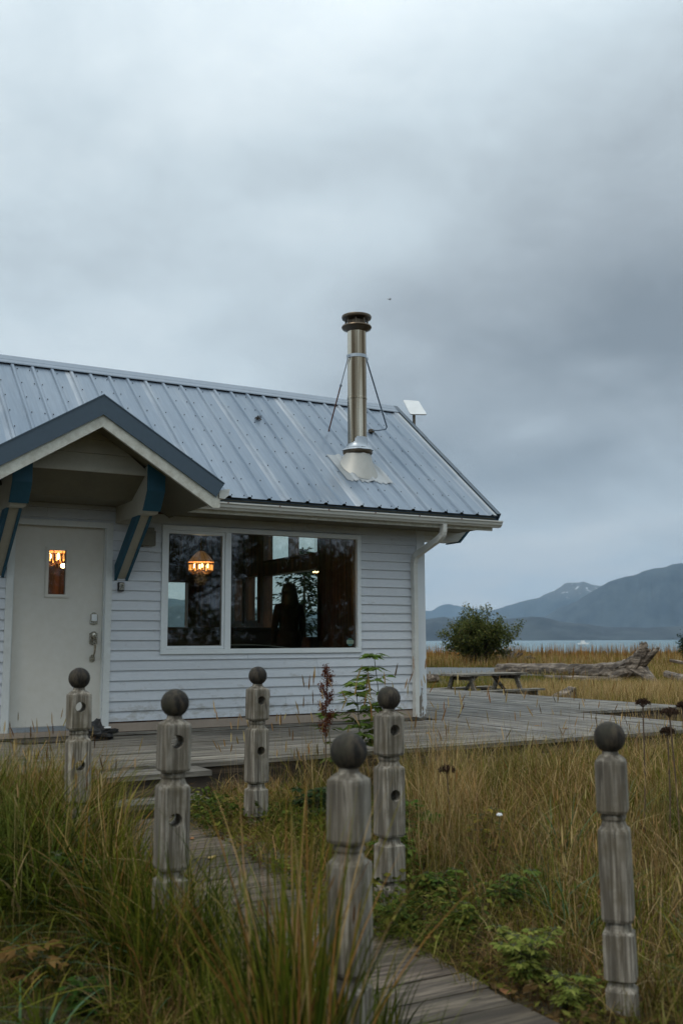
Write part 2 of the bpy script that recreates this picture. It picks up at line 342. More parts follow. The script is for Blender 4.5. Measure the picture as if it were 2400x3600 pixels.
# ------------------------------------------------------------------ ground
def hash2(ix, iy, s): 
    h = np.sin(ix*127.1+iy*311.7+s*74.7)*43758.5453; return h-np.floor(h)
def vnoise(x, y, s=0):
    ix, iy = np.floor(x), np.floor(y); fx, fy = x-ix, y-iy; fx = fx*fx*(3-2*fx); fy = fy*fy*(3-2*fy)
    a = hash2(ix, iy, s); b = hash2(ix+1, iy, s); c = hash2(ix, iy+1, s); d = hash2(ix+1, iy+1, s)
    return (a*(1-fx)+b*fx)*(1-fy)+(c*(1-fx)+d*fx)*fy
def fbm(x, y, o=4, s=0):
    v = 0; a = 0.5
    for k in range(o): v = v+a*vnoise(x*2**k, y*2**k, s+k); a *= 0.5
    return v
SHORE = np.array([math.sin(R(41)), math.cos(R(41))])
def G(x, y):
    x = np.asarray(x, float); y = np.asarray(y, float)
    s = x*SHORE[0]+(y+10.2)*SHORE[1]
    g = 0.25*ss(-7.0, -4.0, y)*(1-ss(-1.0, 14.0, y))
    g = g + 0.05*(fbm(x*0.35, y*0.35, 3, 7)-0.45)*ss(3, 12, np.abs(x-2.3)+np.abs(y+5)*0.3)
    g = g - 7.0*ss(82, 150, s)
    return g
def gz(x, y): return float(G(x, y))
def soilmat():
    m, t, b = newmat('soil_and_thatch'); v = coords(t)
    n = tnoise(t, v, 0.35, 5); n2 = tnoise(t, v, 14, 5, 0.7)
    c = mixc(t, tramp(t, n, [(0.35, 0.0), (0.65, 1.0)]), (0.062, 0.052, 0.016), (0.110, 0.072, 0.028))
    c = mixc(t, tramp(t, n2, [(0.3, 0.0), (0.7, 0.8)]), c, (0.030, 0.026, 0.014))
    t.links.new(c, b.inputs['Base Color']); b.inputs['Roughness'].default_value = 0.95; bump(t, b, n2, 0.8, 0.03); return m
def grid_mesh(name, xs, ys, zf, m):
    X, Y = np.meshgrid(xs, ys); Z = zf(X, Y); nx, ny = len(xs), len(ys)
    co_ = np.stack([X.ravel(), Y.ravel(), Z.ravel()], 1).astype(np.float32)
    i = np.arange(nx*ny).reshape(ny, nx); q = np.stack([i[:-1, :-1], i[:-1, 1:], i[1:, 1:], i[1:, :-1]], -1).reshape(-1, 4)
    return np_mesh(name, co_, q, m, smooth=True)
def np_mesh(name, co_, quads, m, col=None, smooth=False, parent=None):
    me = bpy.data.meshes.new(name); n = len(quads)
    if parent is not None: co_ = co_ - np.array(wloc(parent), np.float32)
    me.vertices.add(len(co_)); me.vertices.foreach_set('co', np.ascontiguousarray(co_, np.float32).ravel())
    me.loops.add(n*4); me.loops.foreach_set('vertex_index', np.ascontiguousarray(quads, np.int32).ravel())
    me.polygons.add(n); me.polygons.foreach_set('loop_start', np.arange(0, n*4, 4, dtype=np.int32))
    me.polygons.foreach_set('use_smooth', np.full(n, smooth))
    me.update(calc_edges=True)
    if col is not None:
        a = me.color_attributes.new('Col', 'FLOAT_COLOR', 'POINT')
        a.data.foreach_set('color', np.concatenate([col, np.ones((len(col), 1))], 1).astype(np.float32).ravel())
    me.materials.append(m)
    o = bpy.data.objects.new(name, me); C.objects.link(o)
    if parent is not None: o.parent = parent
    return o
def axis(near, far, n1, n2):
    a = np.linspace(-near, near, n1); b = near*np.exp(np.linspace(0, math.log(far/near), n2))[1:]
    return np.concatenate([-b[::-1], a, b])
gx = axis(60, 30000, 181, 46)+10; gy = axis(60, 30000, 181, 46)+20
tag(grid_mesh('ground', gx, gy, G, soilmat()), kind='structure')
def watermat():
    m, t, b = newmat('bay_water'); b.inputs['Base Color'].default_value = (0.085, 0.165, 0.185, 1); b.inputs['Roughness'].default_value = 0.22
    b.inputs['IOR'].default_value = 1.33
    bump(t, b, tnoise(t, coords(t, (1, 1, 1)), 0.9, 5, 0.6), 0.5, 0.25); return m
wm = MB()
a0 = SHORE; a1 = np.array([-SHORE[1], SHORE[0]])
org = np.array([0, -10.2])
cs = [org+a0*88-a1*28000, org+a0*88+a1*28000, org+a0*29000+a1*28000, org+a0*29000-a1*28000]
cs = [np.clip(c, -29000, 29000) for c in cs]
wm.add([(c[0], c[1], -1.15) for c in cs], [(0, 1, 2, 3)])
tag(wm.build('water', watermat()), kind='structure')

# mountains: real ranges across the bay (azimuth degrees from +Y, crest slope)
def mtn_mat(name, snow):
    m, t, b = newmat(name); v = coords(t, (0.001, 0.001, 0.001)); n = tnoise(t, v, 2.2, 8, 0.7)
    c = tramp(t, n, [(0.40, (0.008, 0.016, 0.024)), (0.58, (0.040, 0.052, 0.056))])
    if snow:
        tc = t.nodes.new('ShaderNodeTexCoord'); sp = t.nodes.new('ShaderNodeSeparateXYZ'); t.links.new(tc.outputs['Object'], sp.inputs[0])
        mr = t.nodes.new('ShaderNodeMapRange'); mr.inputs[1].default_value = snow; mr.inputs[2].default_value = snow+250; t.links.new(sp.outputs[2], mr.inputs[0])
        k = tramp(t, tnoise(t, v, 5.5, 6, 0.6), [(0.60, 0.0), (0.66, 1.0)])
        mu = t.nodes.new('ShaderNodeMath'); mu.operation = 'MULTIPLY'; t.links.new(mr.outputs[0], mu.inputs[0]); t.links.new(k, mu.inputs[1])
        rk = mixc(t, mr.outputs[0], c, (0.09, 0.09, 0.085)); c = mixc(t, mu.outputs[0], rk, (0.75, 0.78, 0.80))
    t.links.new(c, b.inputs['Base Color']); b.inputs['Roughness'].default_value = 0.95; return m
def mountain(name, d, depth, prof, seed, snow=0, rough=0.06):
    az = np.linspace(-30, 100, 900); pa, ph = zip(*prof); h = np.interp(az, pa, ph)
    h = h*(1+rough*(fbm(az*0.9, az*0+seed, 6, seed)-0.5)*2)
    rows = 30; A, T = np.meshgrid(az, np.linspace(-1, 1, rows))
    crest = np.tile(h, (rows, 1))*(d+depth)
    rdg = fbm(A*1.3, T*2+seed, 5, seed+3)
    prof_ = (1-np.abs(T)**1.25)
    Z = crest*prof_ + crest*0.62*(rdg-0.45)*np.abs(T)*prof_*2.2 - 10*(np.abs(T) > 0.98) - 6
    D = d+depth*(1+T)
    D = D*(1+0.05*(fbm(A*0.5, A*0+3, 3, seed)-0.5)*(1-np.abs(T)))
    X = np.sin(np.radians(A))*D; Y = -10.2+np.cos(np.radians(A))*D
    nx = len(az); i = np.arange(nx*rows).reshape(rows, nx); q = np.stack([i[:-1, :-1], i[:-1, 1:], i[1:, 1:], i[1:, :-1]], -1).reshape(-1, 4)
    o = np_mesh(name, np.stack([X.ravel(), Y.ravel(), Z.ravel()], 1), q, mtn_mat(name+'_slopes', snow), smooth=True)
    tag(o, kind='structure')
mountain('mountain', 8000, 800, [(-30, .03), (10, .03), (16, .026), (20, .036), (24, .032), (28, .022), (33, .019), (34.1, .0215), (35.1, .0245), (36.4, .0185), (37.5, .019), (39, .0235), (40.5, .0238), (42, .018), (43.6, .014), (46, .012), (52, .016), (60, .02), (100, .02)], 2, rough=0.05)
mountain('mountain', 14000, 1500, [(-30, .05), (10, .05), (16, .042), (19, .045), (22, .038), (26, .028), (31, .015), (34, .008), (38, .012), (40.5, .022), (41.5, .033), (42.6, .040), (43.8, .053), (45.2, .062), (46.7, .0695), (48.2, .0725), (51, .078), (56, .07), (65, .05), (100, .05)], 5, rough=0.035)
mountain('mountain', 20500, 1800, [(-30, .04), (20, .04), (30, .025), (34, .022), (37, .026), (38.3, .034), (39.4, .040), (40.4, .043), (41.2, .049), (41.9, .057), (42.9, .0575), (43.8, .0535), (45, .05), (50, .05), (100, .04)], 9, snow=800, rough=0.05)
mountain('mountain', 28500, 1200, [(-30, .02), (30, .02), (33, .028), (34.4, .031), (35.0, .037), (35.4, .039), (36.0, .036), (36.6, .032), (37.5, .030), (42, .025), (100, .02)], 12, rough=0.08)

# ------------------------------------------------------------------ house
Z0 = 1.5     # measured heights are relative to the camera
house = empty('house', (6.85, 0, 0.5), 'low white clapboard house with blue-grey standing-rib metal roof', 'house')
CW = 0.1035
def lap(mb, xr, z_lo, z_hi, y, holes=(), ph=-0.81, mi=0, t_bot=0.021, t_top=0.003, rnd=random.Random(3)):
    k0 = int(math.floor((z_lo-ph)/CW)); k1 = int(math.ceil((z_hi-ph)/CW))
    for k in range(k0, k1):
        a = max(ph+k*CW, z_lo); b = min(ph+(k+1)*CW, z_hi)
        if b-a < 0.004: continue
        zs = sorted({a, b, *[h[i] for h in holes for i in (2, 3) if a < h[i] < b]})
        for za, zb in zip(zs, zs[1:]):
            zm = (za+zb)/2; cuts = [(h[0], h[1]) for h in holes if h[2] < zm < h[3]]
            segs = [(xr[0], xr[1])]
            for c0, c1 in cuts: segs = [q for s in segs for q in ((s[0], min(s[1], c0)), (max(s[0], c1), s[1])) if q[1]-q[0] > 0.002]
            js = []
            for x0, x1 in segs:
                r_ = random.Random(k*31+int(x0*7)); xx = x0
                while xx < x1-0.01:
                    xe = xx+r_.uniform(1.6, 3.6)
                    if xe > x1-0.35: xe = x1
                    js.append((xx, xe-(0.003 if xe < x1 else 0))); xx = xe
            for x0, x1 in js:
                th = lambda z: t_bot+(t_top-t_bot)*(z-(ph+k*CW))/CW
                w1, w2 = y-th(za), y-th(zb); tn = 1+rnd.uniform(-0.05, 0.05)
                mb.add([(x0,w1,za+Z0),(x1,w1,za+Z0),(x1,w2,zb+Z0),(x0,w2,zb+Z0),(x0,y,za+Z0),(x1,y,za+Z0),(x1,y,zb+Z0),(x0,y,zb+Z0)],
                       [(0,1,2,3),(4,7,6,5),(0,4,5,1),(3,2,6,7),(0,3,7,4),(1,5,6,2)], mi, tn)
DOOR = (1.975, 2.90, -0.90, 1.185); WIN = (3.555, 5.925, -0.095, 1.205)
mb = MB(); lap(mb, (-3.0, 6.765), -0.81, 1.36, 0.0, [DOOR, WIN]); lap(mb, (1.75, 3.15), 1.36, 1.62, 0.0); mb.build('siding', M['siding'], house)
# wall core with the real openings
def wall_x(mb, x0, x1, y0, y1, z0, z1, holes, mi=0):
    xs = sorted({x0, x1, *[h[i] for h in holes for i in (0, 1)]}); zs = sorted({z0, z1, *[h[i] for h in holes for i in (2, 3)]})
    for a, b in zip(xs, xs[1:]):
        run = None
        for c, d in zip(zs, zs[1:]):
            if any(h[0] <= (a+b)/2 <= h[1] and h[2] <= (c+d)/2 <= h[3] for h in holes): continue
            if max(c, z0) >= z1 or a < x0 or b > x1 or d <= z0: continue
            mb.box(a, b, y0, y1, max(c, z0)+Z0, min(d, z1)+Z0, mi)
HB = 6.6       # back of the house
mb = MB(); wall_x(mb, -3.0, 6.84, 0.002, 0.13, -1.30, 1.44, [DOOR, WIN])
mb.build('front_wall', M['inwood'], house)
sl_ = 0.787; EY, EZ = -0.56, 1.513; RY = 1.79; RZ = EZ+sl_*(RY-EY)
def roofz(y): return EZ+sl_*(y-EY) if y < RY else RZ-0.10*(y-RY)
# gable end wall (with windows that look out over the bay)
mb = MB()
gh = [(5.13, 5.50, 0.30, 1.10), (4.52, 5.05, 0.30, 1.10), (2.44, 4.37, 0.02, 1.08), (2.44, 4.37, 1.24, 2.30)]
ys = sorted({0.13, HB, RY, *[h[i] for h in gh for i in (0, 1)]})
for a, b in zip(ys, ys[1:]):
    hs = sorted([(h[2], h[3]) for h in gh if h[0] <= (a+b)/2 <= h[1]]); z = -1.3
    for lo, hi in hs+[(None, None)]:
        ta, tb = (lo, lo) if lo is not None else (roofz(a)-0.12, roofz(b)-0.12)
        mb.prism([(6.72, a, z+Z0), (6.72, b, z+Z0), (6.72, b, tb+Z0), (6.72, a, ta+Z0)], (0.12, 0, 0)); z = hi
mb.build('gable_wall', [M['inwood']], house)
mb = MB()
for h in gh:
    y0, y1, z0, z1 = h; w = 0.04
    mb.box(6.70, 6.87, y0, y0+w, z0+Z0, z1+Z0); mb.box(6.70, 6.87, y1-w, y1, z0+Z0, z1+Z0)
    mb.box(6.70, 6.87, y0+w, y1-w, z0+Z0, z0+w+Z0); mb.box(6.70, 6.87, y0+w, y1-w, z1-w+Z0, z1+Z0)
mb.box(6.705, 6.865, 3.38, 3.43, 1.28+Z0, 2.26+Z0)
mb.build('gable_window_frame', M['brass'] if False else M['inwood'], house)
# cladding outside the gable end
mb = MB()
for a, b in zip(ys, ys[1:]):
    hs = sorted([(h[2], h[3]) for h in gh if h[0] <= (a+b)/2 <= h[1]]); z = -0.9
    for lo, hi in hs+[(None, None)]:
        ta, tb = (lo, lo) if lo is not None else (roofz(a)-0.10, roofz(b)-0.10)
        mb.prism([(6.842, a, z+Z0), (6.842, b, z+Z0), (6.842, b, tb+Z0), (6.842, a, ta+Z0)], (0.016, 0, 0)); z = hi
mb.prism([(6.842, 0.0, -0.9+Z0), (6.842, 0.128, -0.9+Z0), (6.842, 0.128, 1.9+Z0), (6.842, 0.0, 1.9+Z0)], (0.016, 0, 0))
mb.build('gable_cladding', M['siding'], house)
# back wall
mb = MB(); wall_x(mb, -3.0, 6.72, HB, HB+0.12, -1.3, 2.72, [(4.9, 6.33, 0.03, 1.05)]); mb.build('back_wall', M['inwood'], house)
mb = MB()
for x0, x1 in ((4.9, 4.95), (5.74, 5.79), (6.28, 6.33)): mb.box(x0, x1, HB-0.03, HB+0.14, 0.03+Z0, 1.05+Z0)
mb.box(4.9, 6.33, HB-0.04, HB+0.15, -0.02+Z0, 0.03+Z0); mb.box(4.9, 6.33, HB-0.04, HB+0.15, 1.05+Z0, 1.09+Z0)
mb.build('back_window_frame', M['inwood'], house)
mb = MB(); mb.box(-3.1, -3.0, 0, HB+0.12, -1.3+Z0, 1.44+Z0)
mb.prism([(-3.1, 0, 1.44+Z0), (-3.1, RY, RZ-0.12+Z0), (-3.1, HB+.12, roofz(HB)-0.12+Z0), (-3.1, HB+.12, 1.44+Z0)], (0.1, 0, 0)); mb.build('end_wall', M['inwood'], house)
mb = MB(); mb.box(-3.0, 6.72, 0.13, HB, -1.05+Z0, -0.93+Z0); mb.build('interior_floor', M['infloor'], house)
mb = MB()
mb.prism([(-3.0, 0.13, roofz(0.13)-0.20+Z0), (-3.0, RY, RZ-0.20+Z0), (-3.0, RY, RZ-0.15+Z0), (-3.0, 0.13, roofz(0.13)-0.15+Z0)], (9.72, 0, 0))
mb.prism([(-3.0, RY, RZ-0.20+Z0), (-3.0, HB, roofz(HB)-0.20+Z0), (-3.0, HB, roofz(HB)-0.15+Z0), (-3.0, RY, RZ-0.15+Z0)], (9.72, 0, 0))
mb.build('ceiling', M['ceiling'], house)
mb = MB(); mb.box(-3.0, 6.855, -0.012, 0.0, -0.912+Z0, -0.826+Z0); mb.box(-3.0, 6.855, -0.045, -0.004, -0.945+Z0, -0.918+Z0, 1); mb.build('foundation_skirt', [M['skirt'], M['deckx']], house)
# corner trim with peeled paint at its foot
def peel():
    m, t, b = newmat('peeling_white_trim'); v = coords(t, (1, 1, 0.35)); n = tnoise(t, v, 14, 6, 0.7)
    tc = t.nodes.new('ShaderNodeTexCoord'); sp = t.nodes.new('ShaderNodeSeparateXYZ'); t.links.new(tc.outputs['Object'], sp.inputs[0])
    mr = t.nodes.new('ShaderNodeMapRange'); mr.inputs[1].default_value = 0.0; mr.inputs[2].default_value = 0.75; mr.inputs[3].default_value = 0.30; mr.inputs[4].default_value = -0.09; t.links.new(sp.outputs[2], mr.inputs[0])
    ad = t.nodes.new('ShaderNodeMath'); ad.operation = 'ADD'; t.links.new(n, ad.inputs[0]); t.links.new(mr.outputs[0], ad.inputs[1])
    w = tramp(t, tnoise(t, coords(t, (1, 1, 0.05)), 40, 5), [(0.3, (0.12, 0.10, 0.08)), (0.7, (0.34, 0.30, 0.25))])
    c = mixc(t, tramp(t, ad.outputs[0], [(0.66, 0.0), (0.68, 1.0)]), (0.66, 0.69, 0.71), w)
    t.links.new(c, b.inputs['Base Color']); b.inputs['Roughness'].default_value = 0.6; bump(t, b, ad.outputs[0], 0.3, 0.004); return m
M['peel'] = peel()
mb = MB(); mb.box(6.758, 6.876, -0.024, 0.0, -0.93+Z0, 1.355+Z0); mb.box(6.859, 6.879, 0.0, 0.10, -0.93+Z0, 1.36+Z0); mb.build('corner_trim', M['peel'], house, bevel=0.002)

# ---- main roof: ribbed metal sheet
def main_roof():
    xs = []; XL, XR = -4.0, 7.61; X0 = 4.28; P_ = 0.2313
    k = math.floor((XL-X0)/P_)
    prof = [(XL, 0.0)]
    while X0+k*P_ < XR-0.03:
        c = X0+k*P_
        if c-0.03 > XL: prof += [(c-0.028, 0), (c-0.014, 0.020), (c+0.014, 0.020), (c+0.028, 0)]
        k += 1
    prof.append((XR, 0.0))
    nrm = Vector((0, -sl_, 1)).normalized(); mbr = MB()
    A = Vector((0, EY, EZ+Z0)); B = Vector((0, RY, RZ+Z0)); n = len(prof); th = 0.004
    vs = [];
    for base in (A, B):
        for d in (0, -th):
            vs += [Vector((x, 0, 0))+base+nrm*(h+d) for x, h in prof]
    fs = []
    for i in range(n-1):
        fs += [(i, i+1, 2*n+i+1, 2*n+i), (n+i+1, n+i, 3*n+i, 3*n+i+1), (i, n+i, n+i+1, i+1), (2*n+i, 2*n+i+1, 3*n+i+1, 3*n+i)]
    fs += [(0, 2*n, 3*n, n), (n-1, 2*n-1, 4*n-1, 3*n-1)]
    mbr.add(vs, fs)
    # back slope
    vs = []
    for p in (Vector((0, RY, RZ+Z0)), Vector((0, HB+0.5, roofz(HB+0.5)+Z0))):
        vs += [p+Vector((XL, 0, 0)), p+Vector((XR, 0, 0)), p+Vector((XR, 0, -0.02)), p+Vector((XL, 0, -0.02))]
    mbr.add(vs, [(0,1,5,4),(1,2,6,5),(2,3,7,6),(3,0,4,7),(0,3,2,1),(4,5,6,7)])
    # screws: beside every rib, doubled at sheet laps
    dirv = (B-A).normalized(); ln = (B-A).length; k = 0; c = X0+math.floor((XL-X0)/P_)*P_; idx = math.floor((XL-X0)/P_)
    rows = [0.05, 0.42, 0.80, 1.18, 1.56, 1.94, 2.32, 2.70, ln-0.10]
    while c < XR-0.05:
        for r_ in rows:
            offs = (0.045,) if idx % 4 else (0.045, -0.045)
            for o_ in offs:
                p = A+dirv*r_+Vector((c+o_, 0, 0))+nrm*0.002
                if c > XL+0.1 and c+o_ < XR-0.03:
                    e = 0.0062; q = [p+Vector((e*math.cos(a), 0, 0))+dirv*(e*math.sin(a)) for a in (0, 1.05, 2.09, 3.14, 4.19, 5.24)]
                    mbr.add(q+[x+nrm*0.008 for x in q], [(6,7,8,9,10,11)]+[(i, (i+1) % 6, 6+(i+1) % 6, 6+i) for i in range(6)], 1)
        c += P_; idx += 1
    return mbr.build('roof', [M['roof'], M['screw']], house)
roof = main_roof()
nrm = Vector((0, -sl_, 1)).normalized(); dirv = Vector((0, 1, sl_)).normalized()
mb = MB()   # ridge cap
for sgn, s_ in ((1, sl_), (-1, 0.10)):
    pass
capA = [(RY-0.17, RZ-0.17*sl_+0.030), (RY-0.165, RZ-0.165*sl_+0.040), (RY-0.02, RZ+0.030), (RY+0.02, RZ+0.030), (RY+0.16, RZ+0.018), (RY+0.16, RZ+0.008), (RY, RZ+0.018)]
mb.prism([(-4.0, y, z+Z0) for y, z in capA], (11.63, 0, 0))
for k in (0.055, 0.11): mb.prism([(-4.0, RY-k-0.006, RZ-k*sl_+0.026+Z0), (-4.0, RY-k, RZ-k*sl_+0.046+Z0), (-4.0, RY-k+0.006, RZ-k*sl_+0.034+Z0)], (11.62, 0, 0))
M['ridge'] = paint('ridge_metal', (0.22, 0.27, 0.33), 0.3, 0.4); mb.build('ridge_cap', M['ridge'], roof)
mb = MB()   # roof deck below the sheet
mb.prism([(-4.0, EY+0.03, EZ-0.035+Z0), (-4.0, RY, RZ-0.035+Z0), (-4.0, RY, RZ-0.11+Z0), (-4.0, EY+0.10, EZ-0.035+Z0)], (11.58, 0, 0))
mb.prism([(-4.0, RY, RZ-0.03+Z0), (-4.0, HB+0.45, roofz(HB+0.45)-0.03+Z0), (-4.0, HB+0.45, roofz(HB+0.45)-0.11+Z0), (-4.0, RY, RZ-0.11+Z0)], (11.58, 0, 0))
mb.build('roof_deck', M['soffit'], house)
mb = MB()   # rake trim at the right end, three lapped lengths
A = Vector((7.60, EY, EZ+Z0)); ln = (Vector((0, RY, RZ))-Vector((0, EY, EZ))).length
for i, (a, b) in enumerate(((0.0, 1.02), (1.0, 2.02), (2.0, ln))):
    o_ = 0.002*i
    p = A+dirv*a; q = A+dirv*b
    for (x0, x1, h0, h1, mi) in ((-0.02, 0.035, 0.024+o_, 0.034+o_, 0), (0.025+o_, 0.037+o_, -0.09, 0.034+o_, 0), (-0.075, -0.02, 0.006+o_, 0.012+o_, 1)):
        poly = [p+Vector((x0, 0, 0))+nrm*h0, p+Vector((x1, 0, 0))+nrm*h0, p+Vector((x1, 0, 0))+nrm*h1, p+Vector((x0, 0, 0))+nrm*h1]
        mb.prism(poly, q-p, mi)
M['paleflash'] = paint('pale_flashing', (0.50, 0.53, 0.55), 0.3, 0.4)
mb.build('rake_trim', [M['slate'], M['paleflash']], roof)
mb = MB()   # drip edge + fascia + soffit
mb.box(3.62, 7.62, -0.515, -0.503, 1.40+Z0, 1.508+Z0); mb.box(-4.0, 1.28, -0.515, -0.503, 1.40+Z0, 1.508+Z0); mb.build('drip_edge', M['slate'], roof)
for a_, b_ in ((3.602, 7.56), (-4.0, 1.298)):
    mb = MB(); mb.box(a_, b_, -0.50, -0.47, 1.335+Z0, 1.475+Z0); mb.build('fascia', M['fascia'], house)
for a_, b_ in ((3.602, 7.40), (-4.0, 1.298)):
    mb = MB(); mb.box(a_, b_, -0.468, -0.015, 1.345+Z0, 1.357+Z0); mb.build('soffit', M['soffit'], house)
# boxed return under the rake, clad, with blue trim
mb = MB()
ph = [(1.238, 1.29), (1.292, 1.345), (1.347, 1.40)]
for i, (a, b) in enumerate(ph):
    xa = 7.40+(a-1.238)*1.02; xb = 7.40+(b-1.238)*1.02
    mb.prism([(6.88, 0.002*i, a+Z0), (xa, 0.002*i, a+Z0), (xb, 0.002*i, b+Z0), (6.88, 0.002*i, b+Z0)], (0, 0.26, 0), 0)
mb.prism([(7.402, -0.012, 1.225+Z0), (7.432, -0.012, 1.225+Z0), (7.61, -0.012, 1.41+Z0), (7.577, -0.012, 1.41+Z0)], (0, 0.29, 0), 1)
mb.build('eave_return', [M['trim'], M['blue']], house)
# rake soffit following the slope
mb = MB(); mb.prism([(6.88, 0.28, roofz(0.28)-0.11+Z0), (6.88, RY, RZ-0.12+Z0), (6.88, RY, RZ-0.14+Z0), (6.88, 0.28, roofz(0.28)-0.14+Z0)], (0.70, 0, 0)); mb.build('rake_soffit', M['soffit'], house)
# gutter: K-profile
def gutter(x0, x1):
    pr = [(-0.502, 1.445), (-0.502, 1.372), (-0.565, 1.372), (-0.572, 1.385), (-0.592, 1.400), (-0.597, 1.425), (-0.612, 1.436), (-0.612, 1.450), (-0.598, 1.450), (-0.590, 1.440), (-0.560, 1.385), (-0.512, 1.380), (-0.510, 1.445)]
    m_ = MB(); m_.prism([(x0, y, z+Z0) for y, z in pr], (x1-x0, 0, 0))
    for x in (x0, x1-0.004): m_.prism([(x, y, z+Z0) for y, z in pr[:9]]+[(x, -0.51, 1.448+Z0)], (0.004, 0, 0))
    for k in range(int((x1-x0)/0.6)): m_.box(x0+0.35+k*0.6, x0+0.362+k*0.6, -0.618, -0.605, 1.437+Z0, 1.449+Z0, 1)
    return m_
g_ = gutter(3.66, 7.64).build('gutter', [M['gutter'], M['rust']], house); gutter(-4.0, 1.24).build('gutter', [M['gutter'], M['rust']], house)
# downspout
mb = MB(); rp = [(-0.036, -0.027), (0.036, -0.027), (0.036, 0.027), (-0.036, 0.027)]
pts = [(6.80, -0.54, 1.375+Z0), (6.80, -0.54, 1.30+Z0), (6.795, -0.525, 1.245+Z0), (6.78, -0.48, 1.205+Z0), (6.72, -0.16, 1.065+Z0), (6.70, -0.085, 1.02+Z0), (6.699, -0.06, 0.965+Z0), (6.697, -0.055, 0.90+Z0), (6.697, -0.055, -0.905+Z0)]
P2 = [Vector(p) for p in pts]; fine = [];
for i in range(len(P2)-1):
    if i in (1, 2, 4, 5, 6):
        for j in range(4): fine.append((P2[i].lerp(P2[i+1], j/4), 1.0+0.06*(j % 2)))
    else: fine.append((P2[i], 1.0))
fine.append((P2[-1], 1.0))
mb.sweep([p for p, _ in fine], rp, up=(1, 0, 0), radii=[r for _, r in fine]); mb.build('downspout', M['gutter'], g_)

# ---- porch gable
PX, PY = 2.45, -1.40; PZ = 2.23; ps = 0.618
porch_z = lambda x: PZ-ps*abs(x-PX)
XLp, XRp = 1.26, 3.64
yb = lambda x: EY+(porch_z(x)-EZ)/sl_   # where the porch plane meets the main roof
mb = MB()
for x_e in (XLp, XRp):
    a = Vector((PX, PY, PZ+Z0)); b = Vector((x_e, PY, porch_z(x_e)+Z0)); c = Vector((x_e, yb(x_e)+0.05, porch_z(x_e)+Z0)); d = Vector((PX, yb(PX)+0.05, PZ+Z0))
    nn = (b-a).cross(d-a).normalized(); nn = nn if nn.z > 0 else -nn
    mb.prism([a, b, c, d], -nn*0.012)
mb.build('porch_roof', M['slate'], house)
mb = MB()    # broad metal rake flashing
for s_ in (-1, 1):
    x_e = XLp if s_ < 0 else XRp; a = (PX, PZ+0.01); b = (x_e, porch_z(x_e)+0.01); w = 0.155
    nz = Vector((s_*ps, 0, 1)).normalized(); e_ = Vector((b[0], 0, b[1]))-nz*w; pk = Vector((PX, 0, PZ+0.01-w/math.cos(math.atan(ps))))
    mb.prism([(PX, PY-0.012, a[1]+Z0), (b[0], PY-0.012, b[1]+Z0), (e_.x, PY-0.012, e_.z+Z0), (pk.x, PY-0.012, pk.z+Z0)], (0, 0.010, 0))
    mb.prism([(PX, PY-0.018, a[1]+0.006+Z0), (b[0], PY-0.018, b[1]+0.006+Z0), (b[0], PY-0.018, b[1]-0.006+Z0), (PX, PY-0.018, a[1]-0.006+Z0)], (0, 0.10, 0))
    mb.prism([(pk.x, PY-0.020, pk.z+0.008+Z0), (e_.x, PY-0.020, e_.z+0.008+Z0), (e_.x, PY-0.020, e_.z-0.004+Z0), (pk.x, PY-0.020, pk.z-0.004+Z0)], (0, 0.015, 0))
mb.build('porch_rake_flashing', M['slate'], house)
mb = MB(); rn = random.Random(5)
for s_ in (-1, 1):
    x_e = XLp+0.05 if s_ < 0 else XRp-0.05; t0, t1 = 0.172, 0.285; kk = math.cos(math.atan(ps))
    a0_, a1_ = PZ-t0, PZ-t1; b0 = porch_z(x_e)-t0; b1 = porch_z(x_e)-t1
    pts = [(PX, a0_), (x_e, b0), (x_e-s_*0.05, b1+0.03*0), (PX, a1_)]
    pts = [(PX, a0_), (x_e+s_*0.01, b0-0.005), (x_e+s_*0.01, b0-0.085), (x_e-s_*0.06, b1+0.025), (PX, a1_)]
    mb.prism([(x, PY, z+Z0) for x, z in pts], (0, 0.035, 0))
mb.build('porch_fascia', M['fascia'], house)
mb = MB()     # sloping porch soffit boards
for s_ in (-1, 1):
    x_e = XLp+0.06 if s_ < 0 else XRp-0.06
    mb.prism([(PX, PY+0.036, PZ-0.19+Z0), (x_e, PY+0.036, porch_z(x_e)-0.19+Z0), (x_e, PY+0.036, porch_z(x_e)-0.21+Z0), (PX, PY+0.036, PZ-0.21+Z0)], (0, 1.345, 0))
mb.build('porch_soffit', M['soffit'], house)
mb = MB()     # side fascia and little gutter end at the lower corner
pr = [(3.602, 1.445), (3.602, 1.365), (3.66, 1.365), (3.70, 1.40), (3.705, 1.44), (3.715, 1.455), (3.70, 1.46)]
mb.prism([(x, PY+0.02, z+Z0) for x, z in pr], (0, 0.80, 0)); mb.build('porch_gutter', M['gutter'], house); mb = MB(); mb.box(3.575, 3.60, PY+0.036, -0.48, 1.33+Z0, 1.44+Z0); mb.build('porch_side_fascia', M['fascia'], house)
mb = MB()     # gable face between the beams
GY = -0.98
for i, (a, b) in enumerate(((1.60, 1.628), (1.63, 1.765), (1.768, 1.90), (1.903, 2.02))):
    xw = lambda z: min(0.57, max(0.02, (PZ-0.215-z)/ps))
    y = GY-0.012+(0.004 if i == 0 else 0)
    mb.prism([(PX-xw(a), y-0.008, a+Z0), (PX+xw(a), y-0.008, a+Z0), (PX+xw(b), y, b+Z0), (PX-xw(b), y, b+Z0)], (0, 0.02, 0))
mb.box(PX-0.57, PX+0.57, GY-0.03, GY+0.005, 1.592+Z0, 1.635+Z0)
mb.build('gable_siding', M['trim2'], house)
